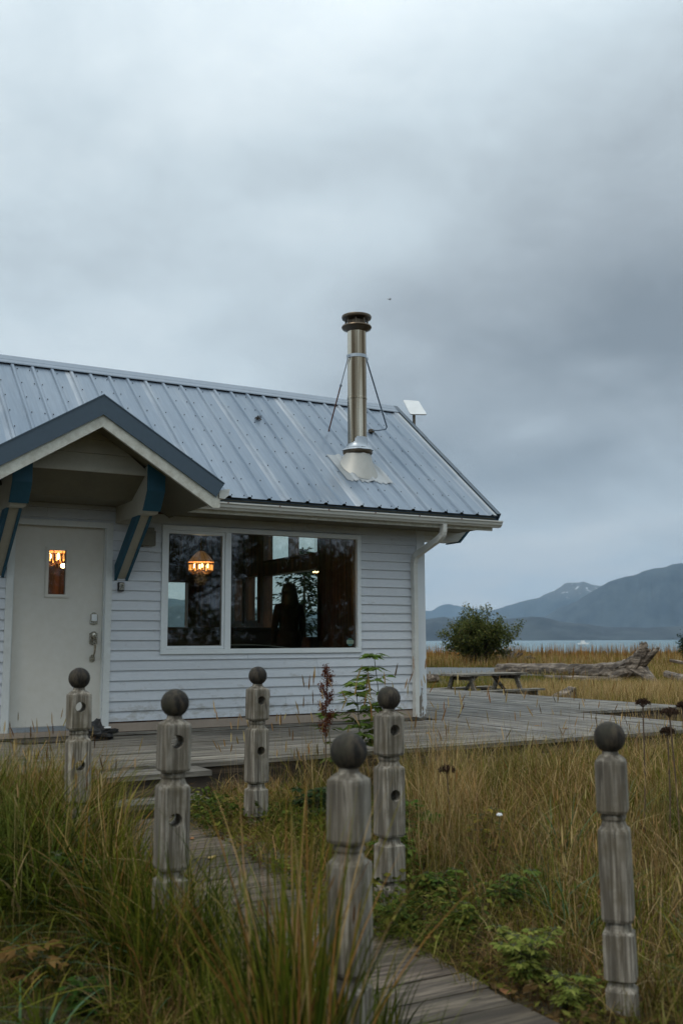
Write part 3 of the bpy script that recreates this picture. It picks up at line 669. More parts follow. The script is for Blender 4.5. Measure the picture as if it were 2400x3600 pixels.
mb = MB(); mb.prism([(PX-0.57, GY+0.012, 1.60+Z0), (PX-0.57, -0.56, 1.405+Z0), (PX-0.57, -0.016, 1.405+Z0), (PX-0.57, -0.016, 1.42+Z0), (PX-0.57, -0.55, 1.42+Z0), (PX-0.57, GY+0.012, 1.615+Z0)], (1.14, 0, 0)); mb.build('porch_ceiling', M['soffit'], house)
for xc in (3.07, 1.82):
    hw = 0.072; yf = -1.10
    mb = MB()     # beam with a chamfered blue end
    mb.prism([(xc-hw, yf+0.03, 1.43+Z0), (xc-hw, yf+0.03, 1.70+Z0), (xc-hw, -0.016, 1.70+Z0), (xc-hw, -0.016, 1.235+Z0), (xc-hw, yf+0.16, 1.235+Z0)], (2*hw, 0, 0))
    bm_ = mb.build('beam', M['trim2'], house)
    mb = MB(); w2 = hw+0.014
    mb.prism([(xc-w2, yf, 1.435+Z0), (xc-w2, yf, 1.72+Z0), (xc-w2, yf+0.029, 1.72+Z0), (xc-w2, yf+0.029, 1.44+Z0), (xc-w2, yf+0.155, 1.262+Z0), (xc-w2, yf+0.13, 1.255+Z0)], (2*w2, 0, 0))
    mb.build('beam_end', M['blue'], bm_)
    mb = MB()
    top = Vector((xc, -0.78, 1.235+Z0)); bot = Vector((xc, -0.02, 0.64+Z0)); d = (bot-top); dn = d.normalized(); side = Vector((1, 0, 0)); nn = side.cross(dn).normalized()
    if nn.y > 0: nn = -nn
    def plank(x0, x1, t0, t1, m_, mi=0):
        p = [top+nn*t0, top+nn*t1, Vector((xc, -0.02, bot.z))+Vector((0, 0, 0))+nn*0]
        # outline: front face line and back face line clipped by the wall and by the beam
        def lineat_y(off, y): base = top+nn*off; k = (y-base.y)/dn.y; return base+dn*k
        def lineat_z(off, z): base = top+nn*off; k = (z-base.z)/dn.z; return base+dn*k
        q = [lineat_z(t0, 1.233+Z0), lineat_z(t1, 1.233+Z0), lineat_y(t1, -0.018), lineat_y(t0, -0.018)]
        m_.prism([(x0, a.y, a.z) for a in q], (x1-x0, 0, 0), mi)
    plank(xc-0.045, xc+0.045, -0.105, -0.012, mb); br = mb.build('brace', M['trim2'], house)
    for sx in (-1, 1):
        mb = MB(); xa = xc+sx*0.046 if sx > 0 else xc-0.046-0.026
        plank(xa, xa+0.026, -0.125, 0.003, mb); mb.build('side_board', M['blue'], br)
mb = MB(); mb.box(3.25, 3.42, -0.075, -0.016, 1.01+Z0, 1.17+Z0); mb.box(3.235, 3.30, -0.030, -0.016, 1.00+Z0, 1.19+Z0); mb.box(3.27, 3.40, -0.09, -0.076, 1.15+Z0, 1.20+Z0)
mb.build('outlet_box', M['boxpaint'], house, bevel=0.004)

# ---- door
mb = MB(); GW = (2.337, 2.508, 0.482, 0.930)
wall_x(mb, 1.975+0.005, 2.895, 0.045, 0.09, -0.835, 1.18, [GW]); door = mb.build('door', M['door'], house)
mb = MB(); x0, x1, z0, z1 = GW
for (a, b, c, d, yy) in ((x0-0.034, x1+0.034, z0-0.034, z0, 0.030), (x0-0.034, x1+0.034, z1, z1+0.034, 0.030), (x0-0.034, x0, z0, z1, 0.031), (x1, x1+0.034, z0, z1, 0.031)):
    mb.box(a, b, yy, 0.046, c+Z0, d+Z0); mb.box(a+0.008, b-0.008, yy-0.006, yy, c+0.008+Z0, d-0.008+Z0)
mb.build('door_window_frame', M['door'], door)
mb = MB(); mb.box(x0, x1, 0.062, 0.067, z0+Z0, z1+Z0); mb.build('door_window_glass', M['doorglass'], door)
def plate(mb, xc, z0, z1, w, y, th):
    n = 8; top = [(xc+w*0.36*math.cos(a), z1-0.018+0.018*math.sin(a)) for a in [math.pi*k/n for k in range(n+1)]]
    poly = [(xc-w/2, z0+0.012), (xc, z0), (xc+w/2, z0+0.012), (xc+w/2, z1-0.02)]+top+[(xc-w/2, z1-0.02)]
    mb.prism([(x, y-th, z+Z0) for x, z in poly], (0, th, 0))
mb = MB(); plate(mb, 2.812, 0.175, 0.303, 0.078, 0.045, 0.014); db = mb.build('deadbolt_plate', M['nickel'], door, bevel=0.003)
mb = MB(); mb.box(2.786, 2.838, 0.018, 0.030, 0.215+Z0, 0.285+Z0); mb.build('keypad', M['white'], db, bevel=0.004) if False else None
mb2 = MB(); plate(mb2, 2.812, -0.03, 0.110, 0.082, 0.045, 0.012); plate(mb2, 2.806, -0.205, -0.128, 0.052, 0.045, 0.012)
hp = [(2.812, 0.03, 0.065+Z0), (2.812, -0.01, 0.060+Z0), (2.812, -0.032, 0.03+Z0), (2.812, -0.038, -0.02+Z0), (2.811, -0.030, -0.09+Z0), (2.808, -0.008, -0.145+Z0), (2.806, 0.02, -0.170+Z0), (2.806, 0.035, -0.172+Z0)]
mb2.tube(hp, 0.010, 8, radii=[1.2, 1.2, 1.4, 1.35, 1.1, 0.9, 0.9, 1.1]); mb2.sphere((2.812, 0.02, 0.07+Z0), 0.026, 10, 8, sc=(0.8, 0.6, 1.3)); mb2.build('door_handle', M['nickel'], door, smooth=40)
mb = MB(); mb.box(2.784, 2.840, 0.016, 0.0305, 0.213+Z0, 0.284+Z0); mb.build('lock_keypad', M['white'], door, bevel=0.006)
mb = MB()
mb.box(1.915, 1.985, -0.028, 0.03, -0.90+Z0, 1.235+Z0); mb.box(2.905, 2.975, -0.028, 0.03, -0.90+Z0, 1.235+Z0); mb.box(1.985, 2.905, -0.028, 0.03, 1.175+Z0, 1.235+Z0)
mb.box(2.893, 2.905, -0.005, 0.10, -0.87+Z0, 1.175+Z0); mb.box(1.985, 2.0, 0.02, 0.044, -0.87+Z0, 1.175+Z0)
mb.build('door_frame', M['peel2'] if 'peel2' in M else M['trim'], house, bevel=0.002)
mb = MB(); mb.box(1.985, 2.905, -0.045, 0.10, -0.872+Z0, -0.838+Z0); mb.box(1.985, 2.905, -0.03, 0.043, -0.836+Z0, -0.828+Z0); mb.box(1.90, 2.98, -0.06, -0.013, -0.925+Z0, -0.874+Z0, 1); mb.build('threshold', [M['galv'], M['skirt']], house)
# ---- picture window
mb = MB(); yo = -0.035; zt, zb = 1.247, -0.133
mb.box(3.507, 5.962, yo, 0.03, zt-0.052+Z0, zt+Z0); mb.box(3.507, 5.962, yo, 0.03, zb+Z0, zb+0.055+Z0)
mb.box(3.507, 3.565, yo, 0.03, zb+0.055+Z0, zt-0.052+Z0); mb.box(5.912, 5.962, yo, 0.03, zb+0.055+Z0, zt-0.052+Z0)
mb.box(4.232, 4.304, yo+0.004, 0.03, zb+0.055+Z0, zt-0.052+Z0)
win = mb.build('window', M['vinyl'], house, bevel=0.003)
mb = MB()
for (a, b, c, d) in ((3.567, 4.230, 1.158, 1.193), (3.567, 4.230, -0.076, -0.045), (3.567, 3.585, -0.045, 1.158), (4.200, 4.230, -0.045, 1.158)):
    mb.box(a, b, yo+0.012, 0.02, c+Z0, d+Z0)
mb.build('sliding_sash', M['vinyl'], win, bevel=0.002)
mb = MB(); mb.box(3.585, 4.200, 0.0, 0.006, -0.045+Z0, 1.158+Z0); mb.build('pane', M['glass'], win)
mb = MB(); mb.box(4.304, 5.912, 0.012, 0.018, -0.078+Z0, 1.195+Z0); mb.build('pane', M['glass'], win)
mb = MB()     # small octagonal security sticker
cx, cz, rr = 5.83, -0.012, 0.044
oc = [(cx+rr*math.cos(R(22.5+45*k)), cz+rr*math.sin(R(22.5+45*k))*1.12) for k in range(8)]
mb.prism([(x, 0.0085, z+Z0) for x, z in oc], (0, 0.003, 0), 0); mb.box(cx-0.046, cx+0.046, 0.0065, 0.0085, cz-0.020+Z0, cz+0.022+Z0, 1)
for i, dx in enumerate((-0.022, -0.008, 0.008, 0.022)): mb.box(cx+dx-0.003, cx+dx+0.003, 0.0055, 0.0065, cz-0.009+Z0, cz+0.011+Z0, 2)
M['stick'] = plain('sticker_teal', (0.03, 0.10, 0.09), 0.5); M['stick2'] = plain('sticker_band', (0.22, 0.27, 0.20), 0.5); M['stick3'] = plain('sticker_marks', (0.10, 0.14, 0.09), 0.5)
st = mb.build('window_sticker', [M['stick'], M['stick2'], M['stick3']]); tag(st, 'small eight-sided security sticker with a pale band in the window corner', 'sticker')
mb = MB(); mb.box(0,0,0,0,0,0) if False else None

# ---- chimney flue
cx, cy = 6.045, 0.18
def flue():
    z0 = 2.36; z1 = 3.86; zz = lambda r: r+Z0; r = 0.1185
    m_ = MB()
    pr = [(r, z0), (r, 2.95), (r+0.004, 2.955), (r+0.004, 2.975), (r, 2.98), (r-0.001, 3.47), (r-0.001, z1)]
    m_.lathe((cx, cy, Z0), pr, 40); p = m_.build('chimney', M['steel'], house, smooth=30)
    m_ = MB()
    # rain cap: two flared discs with vent posts between
    m_.lathe((cx, cy, Z0), [(0.118, 3.815), (0.125, 3.83), (0.178, 3.855), (0.188, 3.875), (0.183, 3.89), (0.135, 3.895)], 40)
    m_.lathe((cx, cy, Z0), [(0.125, 3.965), (0.145, 3.972), (0.180, 3.985), (0.188, 4.005), (0.184, 4.02), (0.05, 4.045), (0.001, 4.047)], 40)
    for k in range(8):
        a = 2*math.pi*k/8+0.2; m_.box(cx+0.135*math.cos(a)-0.008, cx+0.135*math.cos(a)+0.008, cy+0.135*math.sin(a)-0.008, cy+0.135*math.sin(a)+0.008, 3.89+Z0, 3.975+Z0)
    m_.lathe((cx, cy, Z0), [(0.105, 3.88), (0.105, 3.98)], 32); m_.build('rain_cap', M['darkmetal'], p, smooth=40)
    m_ = MB(); m_.lathe((cx, cy, Z0), [(r+0.001, 3.475), (r+0.006, 3.476), (r+0.006, 3.515), (r+0.001, 3.516)], 40)
    for sx in (-1, 1): m_.box(cx+sx*0.13-0.018, cx+sx*0.13+0.018, cy-0.03, cy+0.0, 3.475+Z0, 3.505+Z0); m_.tube([(cx+sx*0.138, cy-0.015, 3.50+Z0), (cx+sx*0.138, cy-0.015, 3.455+Z0)], 0.009, 6)
    m_.build('clamp_band', M['galv'], p, smooth=40)
    # support rods
    m_ = MB(); a = Vector((cx-0.135, cy-0.015, 3.46+Z0)); b = Vector((6.03, 0.89, 2.69+Z0)); mid = a.lerp(b, 0.36)
    m_.tube([a, mid], 0.0065, 6, 1); m_.tube([mid-(b-a)*0.015, mid+(b-a)*0.015], 0.016, 8, 1); m_.tube([mid, b], 0.0095, 6, 0); m_.build('support_rod', [M['rust'], M['galv']], p)
    m_ = MB(); a = Vector((cx+0.138, cy-0.015, 3.46+Z0)); foot = Vector((6.75, 1.02, 2.80+Z0))
    k2 = Vector((6.83, 0.75, 2.80+Z0))
    m_.tube([a, a.lerp(k2, 0.5), k2, k2+Vector((0.010, 0.05, -0.015)), k2.lerp(foot, 0.55)+Vector((0.0, 0, -0.02)), foot], 0.0095, 7)
    m_.box(foot.x-0.03, foot.x+0.03, foot.y-0.03, foot.y+0.03, foot.z-0.03, foot.z+0.012, 1); m_.build('support_rod', [M['bluegrey'], M['darkmetal']], p)
    # storm collar + boot + base sheet
    m_ = MB(); wv = lambda a_, z: 1+0.03*math.sin(5*a_)+0.02*math.sin(9*a_+1)
    m_.lathe((cx+0.005, cy, Z0), [(r+0.003, 2.475), (r+0.004, 2.40), (r+0.012, 2.37), (r+0.030, 2.345)], 40)
    m_.lathe((cx+0.005, cy, Z0), [(r+0.02, 2.35), (r+0.045, 2.335), (r+0.068, 2.318), (r+0.070, 2.312), (r+0.04, 2.312)], 60, mod=wv); m_.build('storm_collar', M['galv'], p, smooth=50)
    m_ = MB(); m_.lathe((cx+0.005, cy, Z0), [(r+0.058, 2.310), (r+0.060, 2.275), (r+0.050, 2.262), (r+0.02, 2.262)], 40, mod=wv); m_.build('collar_skirt', M['darkmetal'], p, smooth=50)
    m_ = MB(); n = 40; vs = []
    rows = 8
    for j in range(rows+1):
        t_ = j/rows
        for k in range(n):
            a_ = 2*math.pi*k/n; tr = 0.162; 
            # top ring level, bottom ring lies on the slope and flares
            xt, yt, zt_ = cx+tr*math.cos(a_), cy+tr*math.sin(a_), 2.285
            br_ = 0.235; xb, yb_ = cx+0.01+br_*math.cos(a_), cy-0.02+0.205*math.sin(a_); zb_ = roofz(yb_)+0.012
            e = t_**1.35; zz_ = zt_+(zb_-zt_)*t_; vs.append((xt+(xb-xt)*e, yt+(yb_-yt)*e, zz_+Z0))
    fs = [(j*n+k, j*n+(k+1) % n, (j+1)*n+(k+1) % n, (j+1)*n+k) for j in range(rows) for k in range(n)]
    m_.add(vs, fs)
    m_.build('flashing_boot', M['lead'], p, smooth=50)
    # base sheet draped over the ribs
    m_ = MB(); nx, ny = 60, 14; X0, P_ = 4.28, 0.2313; rn = random.Random(8); vs = []
    for j in range(ny+1):
        for i in range(nx+1):
            tx = i/nx; ty = j/ny; y = cy-0.27+0.50*ty+((0.014*math.sin(i*0.9)+0.010*math.sin(i*2.3)) if j in (0,) else 0); x = cx-0.30+0.62*tx+(0.10*(0.5-ty)*(1 if tx > .5 else .2))
            d = abs(((x-X0)/P_+0.5) % 1-0.5)*P_; h = 0.022*max(0, 1-max(0, d-0.014)/0.03)
            vs.append(Vector((x, y, roofz(y)+Z0))+nrm*(h+0.006))
    m_.add(vs, [(j*(nx+1)+i, j*(nx+1)+i+1, (j+1)*(nx+1)+i+1, (j+1)*(nx+1)+i) for j in range(ny) for i in range(nx)])
    M['sheet'] = plain('lead_sheet', (0.36, 0.38, 0.39), 0.45, 0.4); m_.build('base_flashing', M['sheet'], p, smooth=True)
flue()
# twig clump lodged on the roof
mb = MB(); rn = random.Random(4); c0 = Vector((5.10, 1.03, roofz(1.03)+Z0+0.03))
for k in range(46):
    d = Vector((rn.gauss(0, 1), rn.gauss(0, 1), rn.gauss(0, 0.8))).normalized()*rn.uniform(0.02, 0.055); q = c0+Vector((rn.gauss(0, 0.018), rn.gauss(0, 0.018), rn.gauss(0, 0.012)))
    mb.tube([q-d*0.5, q+d*0.5], 0.003, 4)
tag(mb.build('twig_clump', M['rim']), 'small brown clump of twigs lodged on the metal roof left of the chimney', 'debris')
# satellite dish
dish = empty('satellite_dish', (7.75, 1.49, 4.55), 'flat white tilted satellite panel on a grey mast behind the gable roof edge', 'satellite dish')
mb = MB(); mb.tube([(7.75, 1.49, 4.52), (7.75, 1.49, 4.76)], 0.021, 10); mb.tube([(7.66, 1.44, 4.50), (7.70, 1.47, 4.56), (7.75, 1.49, 4.58)], 0.016, 8); mb.build('mast', M['darkmetal'], dish, smooth=40)
mb = MB()
q = [at(1416, 1405, 1.62), at(1471, 1409, 1.50), at(1500, 1456, 1.32), at(1441, 1455, 1.44)]; cc = sum(q, Vector())/4; rnd_ = []
for i in range(4):
    a, b, c = q[i-1], q[i], q[(i+1) % 4]
    for t_ in (0.0, 0.5, 1.0): 
        p1 = b.lerp(a, 0.08); p2 = b.lerp(c, 0.08); rnd_.append((p1.lerp(b, t_)).lerp(b.lerp(p2, t_), t_))
nn = (q[1]-q[0]).cross(q[3]-q[0]).normalized(); nn = nn if nn.y > 0 else -nn
mb.prism(rnd_, nn*0.02); mb.build('panel', M['white'], dish)
# lock box
kb = empty('key_lock_box', (3.065, -0.02, 2.02), 'small black key lock box with silver push buttons on the siding', 'lock box')
mb = MB(); mb.box(3.033, 3.098, -0.055, -0.014, 0.522+Z0, 0.617+Z0); mb.build('case', M['black'], kb, bevel=0.007)
mb = MB(); mb.box(3.046, 3.092, -0.062, -0.056, 0.536+Z0, 0.610+Z0); mb.build('button_plate', M['nickel'], kb, bevel=0.002)
for i in range(4):
    for j in range(2):
        pass
mb = MB()
for i in range(5):
    for x in (3.054, 3.077): mb.box(x, x+0.007, -0.065, -0.0625, 0.542+i*0.012+Z0, 0.549+i*0.012+Z0)
mb.box(3.0655, 3.0725, -0.067, -0.0625, 0.56+Z0, 0.585+Z0); mb.build('buttons', M['black'], kb)

# ---- interior things seen through the glass
def lantern(name, c, s, label, light):
    e = empty(name, c, label, 'pendant lamp', 'amber glass pendant lamps'); c = Vector(c)
    prof = [(0.02, 0.19), (0.05, 0.185), (0.13, 0.11), (0.19, 0.035), (0.20, 0.02)]
    mb = MB(); n = 12
    vs = [c+Vector((r*s*math.cos(2*math.pi*k/n), r*s*math.sin(2*math.pi*k/n), z*s)) for r, z in prof for k in range(n)]
    mb.add(vs, [(i*n+j, i*n+(j+1) % n, (i+1)*n+(j+1) % n, (i+1)*n+j) for i in range(len(prof)-1) for j in range(n)])
    mb.build('shade', M['shade'], e)
    mb = MB()
    for k in range(n):
        a = 2*math.pi*k/n; ca, sa = math.cos(a), math.sin(a)
        mb.tube([c+Vector((r*s*ca, r*s*sa, z*s+0.002)) for r, z in prof]+[c+Vector((0.185*s*ca, 0.185*s*sa, -0.11*s)), c+Vector((0.12*s*ca, 0.12*s*sa, -0.15*s))], 0.0028*s/0.9, 4)
    for z, r in ((0.03, 0.195), (-0.02, 0.193), (-0.11, 0.186)):
        mb.tube([c+Vector((r*s*math.cos(2*math.pi*k/24), r*s*math.sin(2*math.pi*k/24), z*s)) for k in range(25)], 0.003, 4)
    mb.tube([c+Vector((0, 0, 0.18*s)), c+Vector((0, 0, 0.9))], 0.006, 5)
    for k in range(5):
        a = 2*math.pi*k/5; b = c+Vector((0.12*s*math.cos(a), 0.12*s*math.sin(a), -0.13*s)); mb.tube([c+Vector((0, 0, -0.10*s)), b+Vector((0, 0, -0.03*s)), b], 0.005, 5)
    mb.build('metal_frame', M['brass'], e)
    mb = MB()
    for k in range(26):
        a = 2*math.pi*k/26; r = 0.178*s; z0 = -0.015*s; z1 = z0-(0.085 if k % 2 else 0.07)*s
        p = c+Vector((r*math.cos(a), r*math.sin(a), 0)); mb.box(p.x-0.007*s, p.x+0.007*s, p.y-0.007*s, p.y+0.007*s, c.z+z1, c.z+z0)
    mb.build('amber_glass_drops', M['crystal'], e)
    for k in range(6):
        a = 2*math.pi*k/6+0.3; b = c+Vector((0.115*s*math.cos(a), 0.115*s*math.sin(a), -0.035*s)); mb = MB(); mb.sphere(b, 0.018*s, 8, 6, sc=(1, 1, 1.8)); mb.build('bulb', M['bulb'], e, smooth=True)
    l = bpy.data.lights.new('lamp_light', 'POINT'); l.energy = light; l.color = (1.0, 0.62, 0.30); l.shadow_soft_size = 0.08
    lo_ = bpy.data.objects.new('lamp_light', l); C.objects.link(lo_); lo_.parent = e; lo_.location = (0, 0, -0.24*s)
    return e
lantern('pendant_lamp', (4.735, 2.0, 1.01+Z0), 0.86, 'lit amber glass pendant lamp seen through the sliding window pane', 7.0)
dl = lantern('pendant_lamp', (2.80, 1.6, 1.035+Z0), 0.95, 'lit amber glass pendant lamp seen through the narrow door window', 7.0)
mb = MB(); mb.sphere((2.837, 1.50, 0.885+Z0), 0.034, 10, 8, sc=(1, 1, 0.8)); mb.build('round_bulb', M['bulb'], dl, smooth=True)
ch = empty('chandelier', (6.0, 1.2, 0.9+Z0), 'tiny lit chandelier at the upper right of the large pane', 'chandelier')
mb = MB()
for k in range(4): mb.sphere((5.97+k*0.022, 1.2, 0.885+Z0+(0.008 if k % 2 else 0)), 0.008, 6, 5)
mb.build('bulb', M['bulb'], ch); mb = MB(); mb.tube([(6.0, 1.2, 0.89+Z0), (6.0, 1.2, 1.6+Z0)], 0.003, 4); mb.tube([(5.96, 1.2, 0.872+Z0), (6.045, 1.2, 0.872+Z0)], 0.004, 4); mb.build('frame', M['brass'], ch)
# partition behind the door so the narrow glass shows warm wood
for q_ in ((2.2, 3.3, 2.6, 2.68, 1.9), (4.25, 4.95, 4.2, 4.28, 2.4)): mb = MB(); mb.box(q_[0], q_[1], q_[2], q_[3], -0.93+Z0, q_[4]+Z0); mb.build('interior_partition', M['inwood'], house)
mb = MB(); mb.box(4.45, 6.5, 3.1, 3.5, -0.93+Z0, 0.16+Z0); mb.box(4.4, 6.55, 3.05, 3.55, 0.16+Z0, 0.20+Z0)
tag(mb.build('counter', M['cloth']), 'long dark counter inside the room behind the large pane', 'counter')
sofa = empty('sofa', (4.7, 1.0, 0.57), 'added dark sofa whose pale curved edge stands in for a reflection', 'sofa')
mb = MB(); mb.box(3.9, 5.5, 0.75, 1.5, -0.93+Z0, -0.5+Z0); mb.build('seat', M['cloth'], sofa, bevel=0.03)
mb = MB(); bp = [Vector((3.85+1.75*t_, 0.68, -0.16+0.115*math.sin(math.pi*t_)**0.6+Z0)) for t_ in [k/16 for k in range(17)]]
for a, b in zip(bp, bp[1:]): mb.prism([(a.x, 0.60, -0.93+Z0), (b.x, 0.60, -0.93+Z0), (b.x, 0.60, b.z), (a.x, 0.60, a.z)], (0, 0.13, 0))
bk = mb.build('backrest', M['cloth'], sofa); mb = MB(); mb.tube(bp, 0.016, 8); M['pale'] = plain('pale_reflection_edge', (0.35, 0.34, 0.36), 0.6); mb.build('reflection_edge', M['pale'], bk, smooth=True)  # added sofa back; its pale curved edge imitates a reflection in the pane
# person standing inside
def skinned(name, verts, edges, radii, mat_, parent=None, sub=2):
    me = bpy.data.meshes.new(name); base = wloc(parent) if parent else Vector()
    me.from_pydata([Vector(v)-base for v in verts], edges, []); o = bpy.data.objects.new(name, me); C.objects.link(o)
    md = o.modifiers.new('skin', 'SKIN')
    for i, r in enumerate(radii): me.skin_vertices[0].data[i].radius = (r, r) if isinstance(r, float) else r
    me.skin_vertices[0].data[0].use_root = True
    s = o.modifiers.new('sub', 'SUBSURF'); s.levels = sub; s.render_levels = sub
    dg = bpy.context.evaluated_depsgraph_get(); nm = bpy.data.meshes.new_from_object(o.evaluated_get(dg)); o.modifiers.clear(); o.data = nm; bpy.data.meshes.remove(me)
    nm.materials.clear(); nm.materials.append(mat_); nm.polygons.foreach_set('use_smooth', [True]*len(nm.polygons))
    if parent: o.parent = parent
    return o
def person():
    px, py, fz = 6.22, 2.42, 0.57; e = empty('person', (px, py, fz), 'person with long dark hair and dark coat standing inside behind the large pane', 'person')
    o = lambda x, y, z: (px+x, py+y, fz+z)
    V = [o(0,0,.94), o(0,0,1.08), o(0,0,1.25), o(0,0,1.40), o(0,0,1.48), o(0,.01,1.56), o(0,.01,1.66),
         o(.09,0,.90), o(.10,0,.48), o(.10,.02,.09), o(.10,.10,.04), o(-.09,0,.90), o(-.10,0,.48), o(-.10,.02,.09), o(-.10,.10,.04),
         o(.17,0,1.40), o(.22,.0,1.14), o(.20,.08,.90), o(.19,.10,.82), o(-.17,0,1.40), o(-.22,0,1.14), o(-.20,.08,.90), o(-.19,.10,.82)]
    E_ = [(0,1),(1,2),(2,3),(3,4),(4,5),(5,6),(0,7),(7,8),(8,9),(9,10),(0,11),(11,12),(12,13),(13,14),(3,15),(15,16),(16,17),(17,18),(3,19),(19,20),(20,21),(21,22)]
    Rr = [(.17,.13),(.14,.11),(.16,.12),(.13,.09),.055,.085,.085,.09,.06,.04,.035,.09,.06,.04,.035,.065,.05,.035,.03,.065,.05,.035,.03]
    Rr = [r if isinstance(r, tuple) else float(r) for r in Rr]
    b = skinned('body', V, E_, Rr, M['cloth'], e)
    mb = MB(); mb.sphere(o(0, -.01, 1.62), 0.112, 14, 10, sc=(1, 1, 1.22)); mb.lathe(o(0, -.03, 1.36), [(.10, 0), (.125, .1), (.115, .2), (.10, .27)], 14); mb.build('hair', M['hair'], e, smooth=True)
    mb = MB(); mb.sphere(o(0, .055, 1.62), 0.082, 12, 10, sc=(.9, .8, 1.2)); mb.box(*[a for p in zip(o(-.01, .112, 1.60), o(.01, .135, 1.63)) for a in p]); mb.build('face', M['skin'], e, smooth=True)
    for sx in (-.19, .19):
        mb = MB()
        for k in range(4): mb.tube([o(sx-.02+.013*k, .10, .80), o(sx-.02+.013*k, .11, .74), o(sx-.02+.013*k, .095, .70+.008*abs(k-1.5))], 0.007, 6)
        mb.tube([o(sx-math.copysign(.03, sx), .11, .79), o(sx-math.copysign(.045, sx), .13, .75)], 0.008, 6); mb.sphere(o(sx, .10, .80), 0.032, 8, 6, sc=(1, .5, 1.2))
        mb.build('hand', M['skin'], e, smooth=True)
    mb = MB(); mb.lathe(o(0, 0, .45), [(.20, 0), (.185, .25), (.175, .5), (.17, .62)], 20); mb.build('coat', M['cloth'], e, smooth=True)
person()
# dark armchair at the left of the sliding pane
ac = empty('armchair', (3.95, 2.3, 0.57), 'dark high-backed armchair at the left edge of the sliding pane', 'chair')
mb = MB(); mb.box(3.65, 4.15, 2.3, 2.95, -0.93+Z0, -0.48+Z0); mb.build('seat', M['cloth'], ac, bevel=0.03)
mb = MB(); mb.prism([(3.63, 2.9, -0.5+Z0), (4.17, 2.9, -0.5+Z0), (4.15, 2.9, 0.05+Z0), (4.05, 2.9, 0.20+Z0), (3.9, 2.9, 0.26+Z0), (3.70, 2.9, 0.2+Z0)], (0, 0.12, 0)); mb.build('backrest', M['cloth'], ac, bevel=0.02)
for x, y in ((3.67, 2.32), (4.13, 2.32), (3.67, 2.93), (4.13, 2.93)): pass

# ------------------------------------------------------------------ deck, steps, path
dk = empty('deck', (7, -2.6, 0.3), 'wide weathered grey board deck around the house corner', 'deck')
rn = random.Random(11); DZ = 0.55
mb = MB(); y = -2.6; bw = 0.14
while y < -0.06:
    x = -3.4
    while x < 6.6:
        ln_ = rn.uniform(2.4, 4.2); x2 = min(x+ln_, 6.6)
        tn = rn.uniform(0.72, 1.12); tn = 1.35 if rn.random() < 0.06 else tn
        dz = rn.uniform(-0.003, 0.003); mb.box(x, x2-0.004, y, min(y+bw-0.007, -0.055), DZ-0.035+dz, DZ+dz, 0, (tn, tn*rn.uniform(.97, 1.0), tn*rn.uniform(.93, 1.0))); x = x2
    y += bw
mb.build('deck_boards', M['deckx'], dk)
mb = MB(); x = 6.605
while x < 11.4:
    y1_ = 12.0; y0_ = -2.6 if x < 9.15 else 0.05
    if x < 6.90: segs0 = [(-2.6, -0.06)]
    else: segs0 = [(y0_, y1_)]
    for s0, s1 in segs0:
        y = s0
        while y < s1-0.01:
            y2 = min(y+rn.uniform(2.6, 4.4), s1); tn = rn.uniform(0.74, 1.10); tn = 1.4 if rn.random() < 0.05 else tn; dz = rn.uniform(-0.003, 0.003)
            mb.box(x, x+bw-0.007, y, y2-0.004, DZ-0.035+dz, DZ+dz, 0, (tn, tn*rn.uniform(.97, 1.0), tn*rn.uniform(.93, 1.0))); y = y2
    x += bw
mb.build('deck_boards', M['decky'], dk)
mb = MB(); mb.box(-3.4, 9.2, -2.575, -2.53, 0.30, DZ-0.045); mb.box(9.15, 9.19, -2.53, 0.07, 0.24, DZ-0.045); mb.box(9.19, 11.42, 0.075, 0.115, 0.24, DZ-0.045); mb.box(11.36, 11.40, 0.12, 12.0, 0.05, DZ-0.045)
mb.build('rim_joist', M['rim'], dk)
for x, y, z in [(x, -2.5, 0.0) for x in np.arange(-3.0, 9.2, 1.5)]+[(9.5, .12, 0), (10.9, .12, 0), (11.25, 3, -.1), (11.25, 6, -.1), (11.25, 9, -.1)]:
    mb = MB(); mb.box(x, x+0.09, y, y+0.09, z, DZ-0.04); mb.build('support_post', M['rim'], dk)
mb = MB()
for k, (x0, x1) in enumerate(((4.2, 6.1), (6.15, 7.6), (7.65, 9.1))): mb.box(x0, x1, -2.63+0.004*k, -2.60+0.004*k, 0.24, 0.42, 0, 0.8+0.25*(k % 2))
M['skirtboard'] = wood('bleached_skirt_board', (0.30, 0.22, 0.16), (0.12, 0.085, 0.06), (0.06, 1, 1), 30)
mb.build('skirt_board', M['skirtboard'], dk)
sp = empty('wooden_steps', (2.2, -2.95, 0.25), 'two low weathered plank steps from the boardwalk up to the deck', 'steps')
mb = MB()
for i, (ya, yb_) in enumerate(((-2.77, -2.61), (-2.94, -2.78))): mb.box(1.35, 2.93, ya, yb_, 0.49, 0.528, 0, 0.95-0.05*i)
mb.build('tread', M['deckx'], sp)
mb = MB()
for i, (ya, yb_) in enumerate(((-3.11, -2.96), (-3.27, -3.125))): mb.box(1.45, 2.80, ya, yb_, 0.332, 0.370, 0, 0.9-0.08*i)
mb.build('tread', M['deckx'], sp)
mb = MB(); mb.box(1.40, 2.90, -2.92, -2.89, 0.26, 0.488); mb.box(1.50, 2.76, -3.25, -3.22, 0.22, 0.330)
for x in (1.42, 2.84): mb.box(x, x+0.05, -2.88, -2.62, 0.24, 0.488)
mb.build('riser', M['rim'], sp)
bw_ = empty('boardwalk', (2.25, -5.2, 0.1), 'narrow boardwalk of worn cross planks between the posts', 'boardwalk')
mb = MB(); y = -3.34
